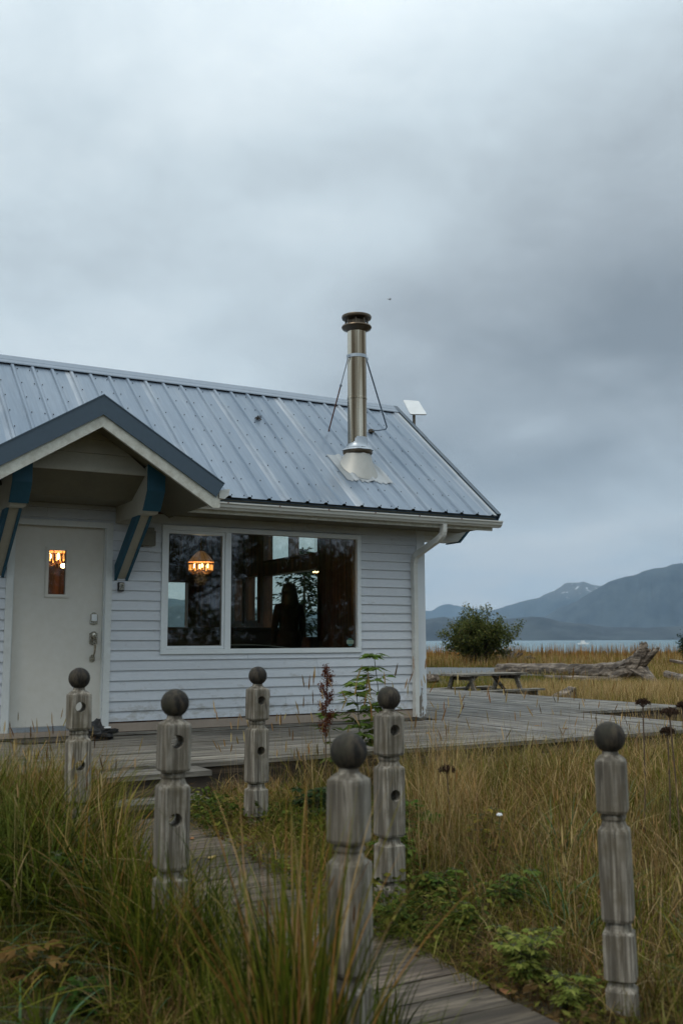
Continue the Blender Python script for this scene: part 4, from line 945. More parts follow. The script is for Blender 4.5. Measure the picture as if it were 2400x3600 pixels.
while y > -9.6:
    w = rn.uniform(0.172, 0.186); x0 = 1.80+rn.uniform(-0.02, 0.02); x1 = 2.70+rn.uniform(-0.02, 0.02)
    za, zb_ = gz(2.25, y-w)+0.035, gz(2.25, y)+0.035; tl = rn.uniform(-0.004, 0.004); tn = rn.uniform(0.75, 1.15); sk = rn.uniform(-.006, .006)
    a = [(x0, y-w+sk, za+tl), (x1, y-w-sk, za-tl), (x1, y-0.006-sk, zb_-tl), (x0, y-0.006+sk, zb_+tl)]
    mb.prism(a, (0, 0, -0.035), 0, (tn, tn*rn.uniform(.95, 1.0), tn*rn.uniform(.88, 1.0))); y -= w+rn.uniform(0.003, 0.009)
mb.build('planks', M['plank'], bw_, bevel=0.0)
mb = MB()
for x in (1.9, 2.6): mb.sweep([(x, yy, gz(x, yy)-0.04) for yy in np.linspace(-3.4, -9.6, 14)], [(-.04, -.03), (.04, -.03), (.04, .035), (-.04, .035)])
mb.build('stringer', M['rim'], bw_)

# ------------------------------------------------------------------ turned posts
def octa(w, c=0.26):    # chamfered square half-width w
    q = w*(1-c); return [(w, -q), (w, q), (q, w), (-q, w), (-w, q), (-w, -q), (-q, -w), (q, -w)]
def circ8(r): return [(r*math.cos(R(-22.5+45*k)), r*math.sin(R(-22.5+45*k))) for k in range(8)]
def post(x, y, zball, rot, holes, label, seed, s=1.0, lean=(0, 0)):
    rnp = random.Random(seed); g0 = gz(x, y); e = empty('turned_post', (x, y, g0), label, 'post', 'turned wooden posts flanking the boardwalk')
    w = 0.066*s; zt = -0.062
    def ring(kind, r, z): return ((octa(r) if kind == 'o' else circ8(r*1.04)), z)
    st_ = [ring('c', 0.032, -0.055), ring('c', 0.034, -0.068), ring('c', 0.050, -0.078), ring('o', w*0.97, -0.092), ring('o', w, -0.104), ring('o', w, -0.285), ring('o', w*0.93, -0.296),
           ring('c', w*0.80, -0.300), ring('c', w*0.78, -0.306), ring('c', w*0.84, -0.311), ring('c', w*0.84, -0.321), ring('c', w*0.76, -0.326), ring('c', w*0.76, -0.332),
           ring('c', w*0.80, -0.338), ring('c', w*0.88, -0.350), ring('o', w*0.99, -0.362), ring('o', w*1.02, -0.372), ring('o', w*1.03, -0.700), ring('o', w*0.96, -0.712),
           ring('c', w*0.80, -0.716), ring('c', w*0.78, -0.724), ring('c', w*0.84, -0.730), ring('c', w*0.84, -0.738), ring('c', w*0.88, -0.748), ring('o', w*1.0, -0.760), ring('o', w*1.03, -0.93),
           ring('c', w*0.82, -0.945), ring('c', w*0.80, -0.955), ring('o', w*1.0, -0.975), ring('o', w*1.02, -1.5)]
    vs = []; n = 8
    for pr, z in st_:
        for px, py in pr: vs.append((px*(1+rnp.uniform(-.008, .008)), py*(1+rnp.uniform(-.008, .008)), z))
    fs = [(i*n+j, i*n+(j+1) % n, (i+1)*n+(j+1) % n, (i+1)*n+j) for i in range(len(st_)-1) for j in range(n)]+[tuple(range(n))[::-1], tuple(range((len(st_)-1)*n, len(st_)*n))]
    m_ = MB(); m_.add(vs, fs, 0, rnp.uniform(0.85, 1.05)); sh = m_.build('post_shaft', M['post'])
    bm = bmesh.new(); bm.from_mesh(sh.data); bmesh.ops.recalc_face_normals(bm, faces=bm.faces); bm.to_mesh(sh.data); bm.free()
    if holes:
        cu = MB()
        for z, r_ in ((-0.165, 0.030), (-0.50, 0.030)):
            cu.tube([(0, -0.2, z), (0, 0.2, z)], r_, 20)
        co_ = cu.build('cutter', M['post']); md = sh.modifiers.new('b', 'BOOLEAN'); md.operation = 'DIFFERENCE'; md.object = co_; md.solver = 'EXACT'
        bpy.context.view_layer.update(); dg = bpy.context.evaluated_depsgraph_get(); nm = bpy.data.meshes.new_from_object(sh.evaluated_get(dg)); sh.modifiers.clear(); sh.data = nm
        bpy.data.objects.remove(co_)
    sh.parent = e
    Mx = Matrix.Translation((0, 0, zball-g0)) @ Matrix.Rotation(lean[0], 4, 'X') @ Matrix.Rotation(lean[1], 4, 'Y') @ Matrix.Rotation(rot, 4, 'Z')
    sh.data.transform(Mx)
    m_ = MB(); m_.sphere((0, 0, 0), 0.063, 28, 20); ball = m_.build('ball_finial', M['ball'], None, smooth=True); ball.parent = e; ball.data.transform(Mx)
    # weather cracks
    return e
post(1.567, -4.213, -0.213+Z0, R(-4), True, 'far left post of the boardwalk, standing in front of the white door', 1, lean=(0, R(-0.8)))
post(1.564, -5.876, -0.273+Z0, R(-5), True, 'middle post of the left row, rope holes facing, tall grass at its foot', 2, lean=(0, R(0.6)))
post(2.880, -3.877, -0.234+Z0, R(2), True, 'farthest post of the right row, below the picture window', 3, lean=(0, R(0.5)))
post(1.701, -7.208, -0.370+Z0, R(32), False, 'nearest blurred post, a solid shaft with grass clumped around its base', 4, s=0.92)
post(2.867, -5.594, -0.305+Z0, R(-2), True, 'middle post of the right row, just left of the tan field', 5, lean=(0, R(0.4)))
post(2.969, -7.123, -0.393+Z0, R(40), False, 'rightmost post, standing apart with a chipped dark ball', 6, s=0.90, lean=(0, R(-0.9)))

# ------------------------------------------------------------------ things on the deck and field
mb = MB(); pts = []
for k in range(40):
    a = 2*math.pi*k/40; pts.append((2.44+0.47*abs(math.cos(a))**0.5*math.copysign(1, math.cos(a)), -0.30+0.20*abs(math.sin(a))**0.7*math.copysign(1, math.sin(a)), DZ+0.005))
mb.prism(pts, (0, 0, 0.015)); tag(mb.build('doormat', M['mat']), 'dark brown doormat lying on the deck before the white door', 'doormat')
mb = MB(); rn = random.Random(9); c0 = Vector((2.78, -0.42, DZ+0.07)); nu, nv = 22, 14; vs = []
for i in range(nv+1):
    for j in range(nu):
        a = 2*math.pi*j/nu; ph_ = math.pi*i/nv; q = 1+0.28*math.sin(3*a+i)+rn.uniform(-.14, .14)
        vs.append((c0.x+0.15*q*math.sin(ph_)*math.cos(a), c0.y+0.09*q*math.sin(ph_)*math.sin(a), max(DZ+0.006, c0.z-0.09*q*math.cos(ph_)*(1.2 if math.cos(a) < 0 else 0.6))))
mb.add(vs, [(i*nu+j, i*nu+(j+1) % nu, (i+1)*nu+(j+1) % nu, (i+1)*nu+j) for i in range(nv) for j in range(nu)])
mb.box(2.80, 2.86, -0.50, -0.47, DZ+0.12, DZ+0.135, 1); tag(mb.build('crumpled_bag', [M['black'], M['white']]), 'crumpled black bag with a torn pale edge at the doormat end', 'bag')

def picnic():
    c = Vector((13.25, 7.2, 0.0)); e = empty('picnic_table', (c.x, c.y, gz(c.x, c.y)), 'weathered wooden picnic table with attached benches beyond the deck', 'picnic table')
    rot = Matrix.Rotation(R(9), 4, 'Z'); Tm = Matrix.Translation(c) @ rot
    def add(name, fn, parent=e):
        m_ = MB(); fn(m_); o = m_.build(name, M['table']); o.data.transform(Tm); o.data.transform(Matrix.Translation(-wloc(parent))); o.parent = parent; return o
    L_ = 0.96; zt = 0.80
    def top(m_):
        for k in range(5): m_.box(-L_, L_, -0.37+k*0.148, -0.37+k*0.148+0.142, zt-0.04, zt, 0, 0.85+0.1*(k % 3))
    add('tabletop', top)
    for s_ in (-1, 1):
        def bench(m_, s_=s_):
            for k in range(2): m_.box(-L_, L_, s_*0.72-0.14+k*0.142, s_*0.72-0.14+k*0.142+0.136, 0.44, 0.48, 0, 0.9+0.1*k)
        add('bench_seat', bench)
    for sx in (-1, 1):
        x = sx*0.70
        for s_ in (-1, 1):
            def leg(m_, s_=s_, x=x): m_.prism([(x-0.02, s_*0.20, zt-0.04), (x-0.02, s_*0.30, zt-0.04), (x-0.02, s_*0.66, -0.06), (x-0.02, s_*0.54, -0.06)], (0.045, 0, 0))
            add('leg', leg)
        def xb(m_, x=x): m_.box(x+0.027, x+0.067, -0.82, 0.82, 0.34, 0.44); m_.box(x+0.027, x+0.067, -0.34, 0.34, zt-0.13, zt-0.04)
        add('cross_beam', xb)
        def dg_(m_, x=x, sx=sx): m_.prism([(x, -0.03, 0.40), (x-sx*0.02, -0.03, 0.34), (x-sx*0.48, -0.03, zt-0.05), (x-sx*0.40, -0.03, zt-0.05)], (0, 0.05, 0))
        add('diagonal_brace', dg_)
picnic()
def rough_tube(mb, pts, radii, n=14, amp=0.12, seed=0, mi=0, tint=1.0):
    rn = random.Random(seed); pts = [Vector(p) for p in pts]; vs = []; ph = [rn.uniform(0, 6.28) for _ in range(4)]
    for i, (p, r) in enumerate(zip(pts, radii)):
        t = (pts[min(i+1, len(pts)-1)]-pts[max(i-1, 0)]).normalized(); u = Vector((0, 0, 1)) if abs(t.z) < 0.9 else Vector((1, 0, 0)); a = t.cross(u).normalized(); b = a.cross(t)
        for k in range(n):
            g = 2*math.pi*k/n; q = r*(1+amp*0.5*math.sin(2*g+ph[0]+i*0.1)+amp*0.4*math.sin(5*g+ph[1]+i*0.25)+rn.uniform(-amp, amp)*0.4)
            vs.append(p+a*math.cos(g)*q+b*math.sin(g)*q)
    fs = [(i*n+j, i*n+(j+1) % n, (i+1)*n+(j+1) % n, (i+1)*n+j) for i in range(len(pts)-1) for j in range(n)]+[tuple(range(n))[::-1], tuple(range((len(pts)-1)*n, len(pts)*n))]
    mb.add(vs, fs, mi, tint)
def lerp_pts(ctrl, n):
    c = [Vector(p) for p in ctrl]; out = []
    for i in range(n):
        t = i/(n-1)*(len(c)-1); k = min(int(t), len(c)-2); f = t-k
        p0, p1, p2, p3 = c[max(k-1, 0)], c[k], c[k+1], c[min(k+2, len(c)-1)]
        out.append(0.5*((2*p1)+(p2-p0)*f+(2*p0-5*p1+4*p2-p3)*f*f+(3*p1-p0-3*p2+p3)*f**3))
    return out
lg = empty('driftwood_log', (27.0, 16.0, 0), 'long bleached driftwood log with a tall upturned root end', 'log')
mb = MB(); P_ = lerp_pts([(28.9, 26.6, .20), (28.3, 23, .26), (27.8, 20, .26), (27.4, 17.8, .32), (27.15, 16.6, .38)], 40); rough_tube(mb, P_, [0.26+0.12*(i/39)**2 for i in range(40)], 16, 0.2, 3); mb.build('trunk', M['drift'], lg)
mb = MB()
rough_tube(mb, lerp_pts([(27.3, 17.3, .25), (27.1, 16.4, .60), (27.0, 15.95, 1.05), (26.95, 15.75, 1.42)], 16), [.38, .38, .37, .36, .34, .31, .29, .27, .25, .22, .20, .18, .16, .13, .09, .03], 14, 0.38, 5)
rr_ = random.Random(6)
for k_ in range(4):
    a_ = rr_.uniform(0, 6.28); p_ = Vector((27.0, 15.95, .75+rr_.uniform(-.25, .3))); d_ = Vector((rr_.gauss(0, .25), -.25+rr_.gauss(0, .45), rr_.uniform(-.1, .6)))
    rough_tube(mb, lerp_pts([p_, p_+d_*.5+Vector((0, 0, .05)), p_+d_+Vector((0, rr_.uniform(-.1, .1), rr_.uniform(-.05, .12)))], 6), [.13, .10, .08, .055, .035, .012], 7, .3, k_+50)
rough_tube(mb, lerp_pts([(27.1, 16.3, .5), (26.95, 15.5, .95), (26.9, 15.1, 1.22)], 8), [.2, .17, .13, .10, .08, .07, .05, .03], 10, 0.2, 6)
rough_tube(mb, lerp_pts([(27.1, 16.3, .45), (26.7, 15.4, .15), (26.3, 14.7, -.05)], 8), [.28, .25, .2, .17, .14, .12, .1, .06], 10, 0.25, 7)
rough_tube(mb, lerp_pts([(27.1, 16.6, .4), (26.6, 16.9, .20), (26.2, 17.0, .0)], 8), [.25, .22, .2, .18, .14, .12, .1, .06], 10, 0.25, 8)
mb.build('root_end', M['drift'], lg)
def log(name, pts, r0, r1, label, seed, n=22, grp='grey driftwood logs lying in the grass'):
    m_ = MB(); rough_tube(m_, lerp_pts(pts, n), [r0+(r1-r0)*i/(n-1) for i in range(n)], 12, 0.14, seed); o = m_.build(name, M['drift']); tag(o, label, 'log', grp); return o
log('driftwood_log', [(25.6, 19.6, .05), (25.7, 17.5, .08), (25.9, 15.9, .06)], .13, .10, 'thin bleached log lying in front of the big root log', 11)
log('driftwood_log', [(27.3, 15.2, .30), (26.6, 14.0, .22), (25.4, 12.0, .12), (24.6, 10.6, .05)], .12, .17, 'pale log slanting away right of the root end', 12)
log('driftwood_log', [(28.3, 15.9, .75), (28.5, 14.6, .55), (28.4, 13.2, .35), (28.2, 12.6, .10)], .06, .08, 'thin crooked branch log behind the root end', 13)
log('driftwood_log', [(16.4, 19.6, .17), (19.8, 18.4, .22)], .20, .15, 'upper of the two logs showing beside the house corner', 14)
log('driftwood_log', [(14.0, 15.9, .08), (16.6, 15.0, .10)], .13, .12, 'lower of the two logs showing beside the house corner', 15)
mb = MB(); rn = random.Random(21)
a = atz(1838, 2444, 0.10); b_ = at(1942, 2440, a.y-0.35)
poly = [(0, 0, -0.15), (0.72, -0.12, -0.15), (0.72, -0.12, 0.50), (0.60, -0.10, 0.44), (0.30, -0.05, 0.32), (0.02, 0, 0.10)]
base = Vector((14.15, 7.15-0.9, 0.0))
mb.prism([base+Vector(p) for p in poly], (0.10, 0.34, 0.02)); st_o = mb.build('tree_stump', M['drift'], None, bevel=0.015); tag(st_o, 'wedge-shaped weathered stump at the deck edge right of the picnic table', 'stump')
# far brown driftwood tangle in the tall grass
mb = MB(); rn = random.Random(31)
for k in range(16):
    c = Vector((38.3+rn.gauss(0, .5), 37.2+rn.gauss(0, .5), 0.45+rn.uniform(-.1, .25))); d = Vector((rn.gauss(0, 1), rn.gauss(0, 1), rn.gauss(0, .5))).normalized()*rn.uniform(.3, .75)
    rough_tube(mb, [c-d, c-d*.3, c+d*.4, c+d], [.05, .09, .07, .03], 7, .2, k)
tag(mb.build('root_tangle', M['rim']), 'reddish brown tangle of roots in the far tall grass', 'driftwood')
# gravel patch
def gravel():
    m, t, b = newmat('grey_gravel'); v = coords(t); n = tnoise(t, v, 9, 5, .7)
    t.links.new(tramp(t, n, [(.3, (.07, .08, .085)), (.7, (.17, .18, .185))]), b.inputs['Base Color']); b.inputs['Roughness'].default_value = .9; bump(t, b, n, .8, .03); return m
c = np.array([29.0, 29.0]); 
xs = np.linspace(-9, 3.4, 40); ys_ = np.linspace(-7.5, 4.4, 16)
X, Y = np.meshgrid(xs, ys_); ux = np.array([SHORE[1], -SHORE[0]]); uy = SHORE
WX = 30.0+X*ux[0]+Y*uy[0]; WY = 29.6+X*ux[1]+Y*uy[1]
co_ = np.stack([WX.ravel(), WY.ravel(), (G(WX, WY)+0.06).ravel()], 1); i = np.arange(X.size).reshape(X.shape); q = np.stack([i[:-1, :-1], i[:-1, 1:], i[1:, 1:], i[1:, :-1]], -1).reshape(-1, 4)
tag(np_mesh('gravel_path', co_, q, gravel(), smooth=True), kind='structure')
GRAVEL = (30.0, 29.6, ux, uy)
# small boat and bird
bt = empty('boat', (0, 0, 0), 'tiny white boat far out on the bay', 'boat'); d = Vector((0.7047, 0.7617, 0)).normalized(); bc = Vector((0, -10.2, -1.15))+d*640
bt.location = bc
side = Vector((d.y, -d.x, 0)); mb = MB()
mb.prism([bc+side*x+Vector((0, 0, z)) for x, z in ((-3.2, -.1), (2.6, -.1), (3.8, .95), (-3.4, .75))], d*2.0); mb.build('hull', M['boat'], bt)
mb = MB(); mb.prism([bc+side*x+d*.3+Vector((0, 0, z)) for x, z in ((-1.6, .8), (1.3, .8), (.8, 2.3), (-1.5, 2.3))], d*1.4); mb.build('cabin', M['boat'], bt)
bd = Vector((0.50268, 0.79798, 0.33248)); bp_ = CAMP+bd*150; mb = MB()
mb.sphere(bp_, 0.10, 8, 6, sc=(2.0, .8, .7)); 
for s_ in (-1, 1): mb.prism([bp_+Vector((-.08, 0, .03)), bp_+Vector((.12, 0, .03)), bp_+Vector((.05+s_*.0, s_*.30, .12)), bp_+Vector((-.12, s_*.42, .05))], (0, 0, .015))
mb.prism([bp_+Vector((-.18, -.02, 0)), bp_+Vector((-.36, -.07, .02)), bp_+Vector((-.36, .07, .02)), bp_+Vector((-.18, .02, 0))], (0, 0, .015))
tag(mb.build('bird', M['cloth']), 'tiny dark bird gliding above the chimney', 'bird')

# ------------------------------------------------------------------ vegetation
RG = np.random.default_rng(7)
def blades(pos, h, w, lean, az, col, seg=4, tipcol=1.25, curve=1.8, rng=RG):
    n = len(pos); t = np.linspace(0, 1, seg+1)
    dx = np.cos(az)[:, None]; dy = np.sin(az)[:, None]
    out = (lean*h)[:, None]*t[None]**curve
    zz = h[:, None]*(t[None]-0.42*np.minimum(lean, 2)[:, None]*t[None]**(curve+0.7))
    wa = az+np.pi/2+rng.normal(0, .6, n); wx = np.cos(wa)[:, None]; wy = np.sin(wa)[:, None]
    ww = w[:, None]*(1-t[None]**1.6*0.93)*0.5
    P = np.zeros((n, seg+1, 2, 3), np.float32)
    for s_, k in ((-1, 0), (1, 1)):
        P[:, :, k, 0] = pos[:, 0:1]+dx*out+s_*wx*ww; P[:, :, k, 1] = pos[:, 1:2]+dy*out+s_*wy*ww; P[:, :, k, 2] = pos[:, 2:3]+zz
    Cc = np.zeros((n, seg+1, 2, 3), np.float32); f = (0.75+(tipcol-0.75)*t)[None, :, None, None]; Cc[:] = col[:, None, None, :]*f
    b = (np.arange(n)*(seg+1)*2)[:, None]+(np.arange(seg)*2)[None]; q = np.stack([b, b+1, b+3, b+2], -1).reshape(-1, 4)
    return P.reshape(-1, 3), q, Cc.reshape(-1, 3)
def join(parts):
    o = 0; V = []; Q = []; K = []
    for v, q, c in parts: V.append(v); Q.append(q+o); K.append(c); o += len(v)
    return np.concatenate(V), np.concatenate(Q), np.concatenate(K)
PAL = dict(tan=(.325, .215, .085), straw=(.48, .35, .17), olive=(.155, .142, .020), green=(.086, .104, .010), dgreen=(.036, .048, .006), blue=(.085, .15, .075), rust=(.25, .125, .035), brown=(.13, .075, .028))
def cols(n, mix, rng=RG):
    names = list(mix); p = np.array([mix[k] for k in names], float); p /= p.sum(); idx = rng.choice(len(names), n, p=p)
    c = np.array([PAL[k] for k in names])[idx]; return (c*rng.uniform(.6, 1.35, (n, 1))*rng.uniform(.92, 1.08, (n, 3))).astype(np.float32)
def allowed(x, y):
    bad = (x > 1.90+.06*np.sin(y*5)) & (x < 2.42+.22*ss(-5.7, -6.5, y)+.05*np.sin(y*7+1)) & (y < -3.3) & (y > -10)
    bad |= (x < 9.22) & (y > -2.62) & (y < 12.3) & (x > -3.5)
    bad |= (x < 11.45) & (y > 0.0) & (y < 12.1) & (x > 6)
    bad |= (x > 1.3) & (x < 2.98) & (y > -3.32)&(y < -2.5)
    gx_, gy_, u_, v_ = GRAVEL; a = (x-gx_)*u_[0]+(y-gy_)*u_[1]; b = (x-gx_)*v_[0]+(y-gy_)*v_[1]
    bad |= (a > -9) & (a < 3.4+0.4*np.sin(b*3)) & (b > -7.3+.4*np.sin(a*2)) & (b < 4.2+0.4*np.sin(a*1.7))
    bad |= (x < 6.9) & (y > -0.2) & (y < 7)
    return ~bad
def scatter(n, xr, yr, fn=None):
    x = RG.uniform(*xr, n); y = RG.uniform(*yr, n); k = allowed(x, y)
    if fn is not None: k &= (RG.random(n) < fn(x, y))
    x, y = x[k], y[k]; return np.stack([x, y, G(x, y)-0.01], 1).astype(np.float32)
def patch(n, xr, yr, hr, wr, mix, lean=(.1, .7), fn=None, seg=4, hn=None, clump=0):
    p = scatter(n, xr, yr, fn); m = len(p); RGu = RG.uniform
    h = RGu(*hr, m)
    if hn is not None: h = h*hn(p[:, 0], p[:, 1])
    az = RGu(0, 2*np.pi, m)
    c_ = cols(m, mix); g1 = fbm(p[:, 0]*.9, p[:, 1]*.9, 3, 21); g2 = fbm(p[:, 0]*2.6, p[:, 1]*2.6, 2, 33); k_ = np.clip((g1-.44)*5, 0, .8)[:, None]
    lum = c_.mean(1, keepdims=True); c_ = c_*(1-k_)+np.array([[.75, 1.15, .18]], np.float32)*lum*.8*k_; c_ = c_*(.62+.85*g2)[:, None]
    h = h*(.72+.6*g1)
    return blades(p, h, RGu(*wr, m), RGu(*lean, m), az, c_.astype(np.float32), seg)
def seedheads(n, xr, yr, hr, fn=None, head=(.06, .11), hw=.011, mix=dict(tan=1, straw=1, rust=.2, brown=.3), stem=.0022, hn=None):
    p = scatter(n, xr, yr, fn); m = len(p); h = RG.uniform(*hr, m)
    if hn is not None: h = h*hn(p[:, 0], p[:, 1])
    az = RG.uniform(0, 2*np.pi, m); ln = RG.uniform(.02, .30, m); c = cols(m, mix)
    v, q, k = blades(p, h, np.full(m, stem), ln, az, c*0.8, 3)
    v4 = v.reshape(m, 4, 2, 3); tip = v4[:, 3].mean(1); prev = v4[:, 2].mean(1); d = tip-prev; d /= np.linalg.norm(d, axis=1, keepdims=True)+1e-9
    L_ = RG.uniform(*head, m)[:, None]; parts = [(v, q, k)]
    a = RG.uniform(0, np.pi, m)
    for da in (0, np.pi/2):
        s_ = np.stack([np.cos(a+da), np.sin(a+da), np.zeros(m)], 1); ts = (0, .25, .7, 1.0); ws = (.25, 1.0, .8, .08); V = np.zeros((m, 4, 2, 3), np.float32)
        for i, (t_, w_) in enumerate(zip(ts, ws)):
            V[:, i, 0] = tip+d*L_*t_-s_*hw*.5*w_; V[:, i, 1] = tip+d*L_*t_+s_*hw*.5*w_
        b = (np.arange(m)*8)[:, None]+(np.arange(3)*2)[None]; Q = np.stack([b, b+1, b+3, b+2], -1).reshape(-1, 4)
        parts.append((V.reshape(-1, 3), Q, np.repeat(c*1.05, 8, 0)))
    return join(parts)
cl = lambda sc_, th, s: (lambda x, y: np.clip((fbm(x*sc_, y*sc_, 3, s)-th)*6, 0, 1))
# -- short lawn at the lower left and thatch everywhere near
near = []
near.append(patch(60000, (-.6, 1.75), (-7.8, -5.0), (.025, .075), (.0025, .004), dict(green=6, dgreen=3, olive=2, tan=.5), (.2, 1.2), seg=2))
near.append(patch(26000, (-1.5, 1.74), (-6.0, -2.65), (.05, .22), (.003, .006), dict(green=3, olive=3, tan=2, brown=2), (.2, 1.3), seg=2))
near.append(patch(52000, (2.75, 10.5), (-8.5, -2.65), (.06, .28), (.003, .006), dict(olive=3, tan=2.5, brown=2.5, green=1.4), (.3, 1.5), seg=3))
tag(np_mesh('short_grass', *join(near)[:2], M['blade'], join(near)[2]) if False else (lambda J: np_mesh('short_grass', J[0], J[1], M['blade'], J[2]))(join(near)), 'low mixed lawn and thatch between the taller grass', 'grass', kind='stuff')
# -- left tall stand
lt = []
edge = lambda x, y: np.clip((y+5.05-0.15*(x-0.9))*3, 0, 1)
lt.append(patch(15000, (-1.6, 1.78), (-6.0, -2.66), (.28, .66), (.004, .009), dict(tan=3, olive=3, straw=1, green=2, rust=.6), (.1, .9), fn=edge, hn=lambda x, y: 1+.28*ss(-4.9, -4.0, y)*ss(-2.5, -3.3, y)))
lt.append(patch(5200, (-1.2, 1.70), (-6.2, -3.0), (.30, .62), (.006, .011), dict(green=3, dgreen=2, olive=2, blue=.7), (.2, 1.3), fn=lambda x, y: edge(x, y)*cl(1.3, .35, 4)(x, y), seg=6))
lt.append(patch(1000, (1.30, 1.70), (-6.3, -5.3), (.40, .72), (.006, .011), dict(green=3, olive=2, dgreen=2, tan=1, rust=.6), (.05, .9), seg=6))
lt.append(patch(2600, (.2, 1.9), (-4.0, -3.34), (.45, .85), (.003, .007), dict(tan=3, olive=3, straw=1, green=1), (.1, .8)))
lt.append(seedheads(300, (-.8, 1.6), (-5.4, -2.8), (.55, .95), hw=.008, head=(.05, .09), mix=dict(tan=2, straw=2, brown=1), hn=lambda x, y: 1-.15*(x > 1.2)))
# -- lyme-grass tufts with broad arching blades by the lawn
def tuft(x, y, n, h, w, mix, lean=(.6, 1.6), spread=.06):
    g = gz(x, y); p = np.stack([x+RG.normal(0, spread, n), y+RG.normal(0, spread, n), np.full(n, g)], 1).astype(np.float32)
    az = np.arctan2(p[:, 1]-y, p[:, 0]-x)+RG.normal(0, .5, n); return blades(p, RG.uniform(h*.6, h, n), RG.uniform(w*.6, w, n), RG.uniform(*lean, n), az, cols(n, mix), 7, curve=1.6)
for x, y, h in ((.85, -5.45, .26), (1.1, -5.75, .25), (.45, -5.0, .40), (1.35, -5.65, .40), (.95, -6.25, .26), (.60, -6.1, .24), (1.50, -6.25, .42), (.15, -4.6, .5), (1.15, -6.55, .22), (1.1, -5.1, .55)):
    lt.append(tuft(x, y, 30, h*1.25, .014, dict(blue=2, green=3, dgreen=1, olive=1, straw=.3), (.8, 1.9)))
for x, y, h in ((1.0, -4.7, .62), (.7, -4.5, .6), (1.2, -5.05, .7), (1.45, -5.5, .5), (.4, -4.4, .6), (1.35, -4.4, .6), (.9, -5.1, .5), (1.25, -5.25, .40), (1.5, -5.8, .45), (.55, -4.8, .5), (1.15, -4.6, .6), (.8, -4.9, .5), (1.05, -5.0, .6), (1.4, -5.9, .35)):
    lt.append(tuft(x, y, 26, h*1.2, .016, dict(green=4, dgreen=4, olive=1, straw=.25), (.5, 1.7), .05))
# -- blurred clump in front of the nearest post
for x, y, n, h, mx_ in ((1.30, -7.52, 34, .95, 0), (1.40, -7.45, 46, 1.28, 1), (1.46, -7.38, 50, 1.22, 2), (1.40, -7.30, 36, 1.15, 1), (1.60, -7.36, 30, .70, 0), (1.72, -7.30, 20, .46, 0), (1.74, -6.90, 46, .95, 2), (1.78, -6.60, 46, .85, 1), (1.70, -7.0, 36, .72, 0), (1.90, -6.3, 40, .56, 0), (1.45, -6.9, 36, .50, 0), (1.46, -6.55, 30, .42, 0), (2.0, -6.9, 20, .40, 0)):
    lt.append(tuft(x, y, n, h, .0125, (dict(green=3, dgreen=4, olive=2, rust=.3), dict(green=1, olive=2, tan=2, rust=3, dgreen=1), dict(dgreen=4, green=3, olive=1, tan=.5))[mx_], (.06, .5), .05))
for x, y, n, h in ((1.80, -6.45, 40, .34), (1.86, -6.05, 40, .36), (1.82, -5.55, 40, .36), (1.78, -5.1, 36, .34), (1.95, -5.9, 22, .24), (1.72, -4.7, 40, .40), (1.66, -6.2, 60, .5), (1.98, -6.6, 20, .22)):
    lt.append(tuft(x, y, n, h, .008, dict(green=3, dgreen=1, olive=3, tan=1.5, straw=.5), (.3, 1.6), .06))
for x, y, n, h in ((1.30, -4.3, 60, .78), (1.55, -3.9, 50, .66), (1.05, -4.0, 60, .74), (1.40, -4.7, 60, .72), (.8, -4.2, 60, .72), (1.2, -3.5, 60, .60), (.9, -3.4, 60, .62), (1.62, -4.4, 40, .55), (1.45, -5.3, 70, .74), (1.3, -5.0, 60, .74), (.5, -3.8, 60, .7), (1.72, -3.62, 50, .58), (1.60, -3.50, 50, .56), (1.45, -3.45, 50, .58), (1.80, -3.9, 40, .5), (1.74, -4.2, 36, .48), (1.62, -4.0, 50, .66), (1.80, -3.55, 40, .52), (1.70, -4.55, 40, .56), (1.35, -3.75, 50, .66)):
    lt.append(tuft(x, y, n, h*1.15, .0095, dict(green=2.5, dgreen=2, olive=3, tan=1.6, rust=.8), (.1, .9), .10))
lt.append(patch(3400, (1.15, 1.95), (-7.9, -6.2), (.12, .42), (.004, .008), dict(green=3, olive=2, brown=2, tan=2, dgreen=1), (.1, 1.1)))
lt.append(seedheads(9, (1.25, 1.6), (-7.6, -7.1), (.66, .84), head=(.05, .08), hw=.008))
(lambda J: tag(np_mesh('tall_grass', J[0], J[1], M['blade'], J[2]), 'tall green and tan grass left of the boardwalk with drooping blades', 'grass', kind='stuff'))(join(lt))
# -- right field
rf = []
hh = lambda x, y: np.clip(.55+.55*ss(2.8, 4.2, x), .5, 1)*(1-.45*ss(-3.6, -2.7, y))
fn = lambda x, y: np.clip((x-0.63*(y+10.2)-.05)*3.0, 0.0, 1)*np.clip((x-2.9)*3, 0, 1)+0.02
rf.append(patch(44000, (2.8, 10.5), (-8.6, -2.7), (.24, .58), (.0028, .0065), dict(tan=4, straw=2, olive=3, brown=2, green=1.2, rust=.5), (.1, 1.1), fn=fn, hn=hh))
rf.append(patch(9000, (3.0, 10.5), (-7.6, -2.7), (.3, .60), (.006, .010), dict(green=3, olive=3, tan=1, blue=.4), (.2, 1.2), fn=lambda x, y: fn(x, y)*cl(.9, .42, 9)(x, y), hn=hh, seg=5))
rf.append(patch(3200, (3.0, 5.2), (-5.6, -3.4), (.35, .92), (.0025, .0045), dict(tan=4, straw=3, rust=.6, olive=1), (.02, .6), fn=lambda x, y: np.clip(1-np.abs(x-0.655*(y+10.2)-.25)*2.6, 0, 1)))
rf.append(seedheads(800, (2.9, 9.5), (-7.5, -3.2), (.40, .62), fn=fn, hw=.007))
rf.append(seedheads(34, (3.0, 4.9), (-5.4, -3.5), (.85, 1.12), head=(.07, .12), hw=.010))
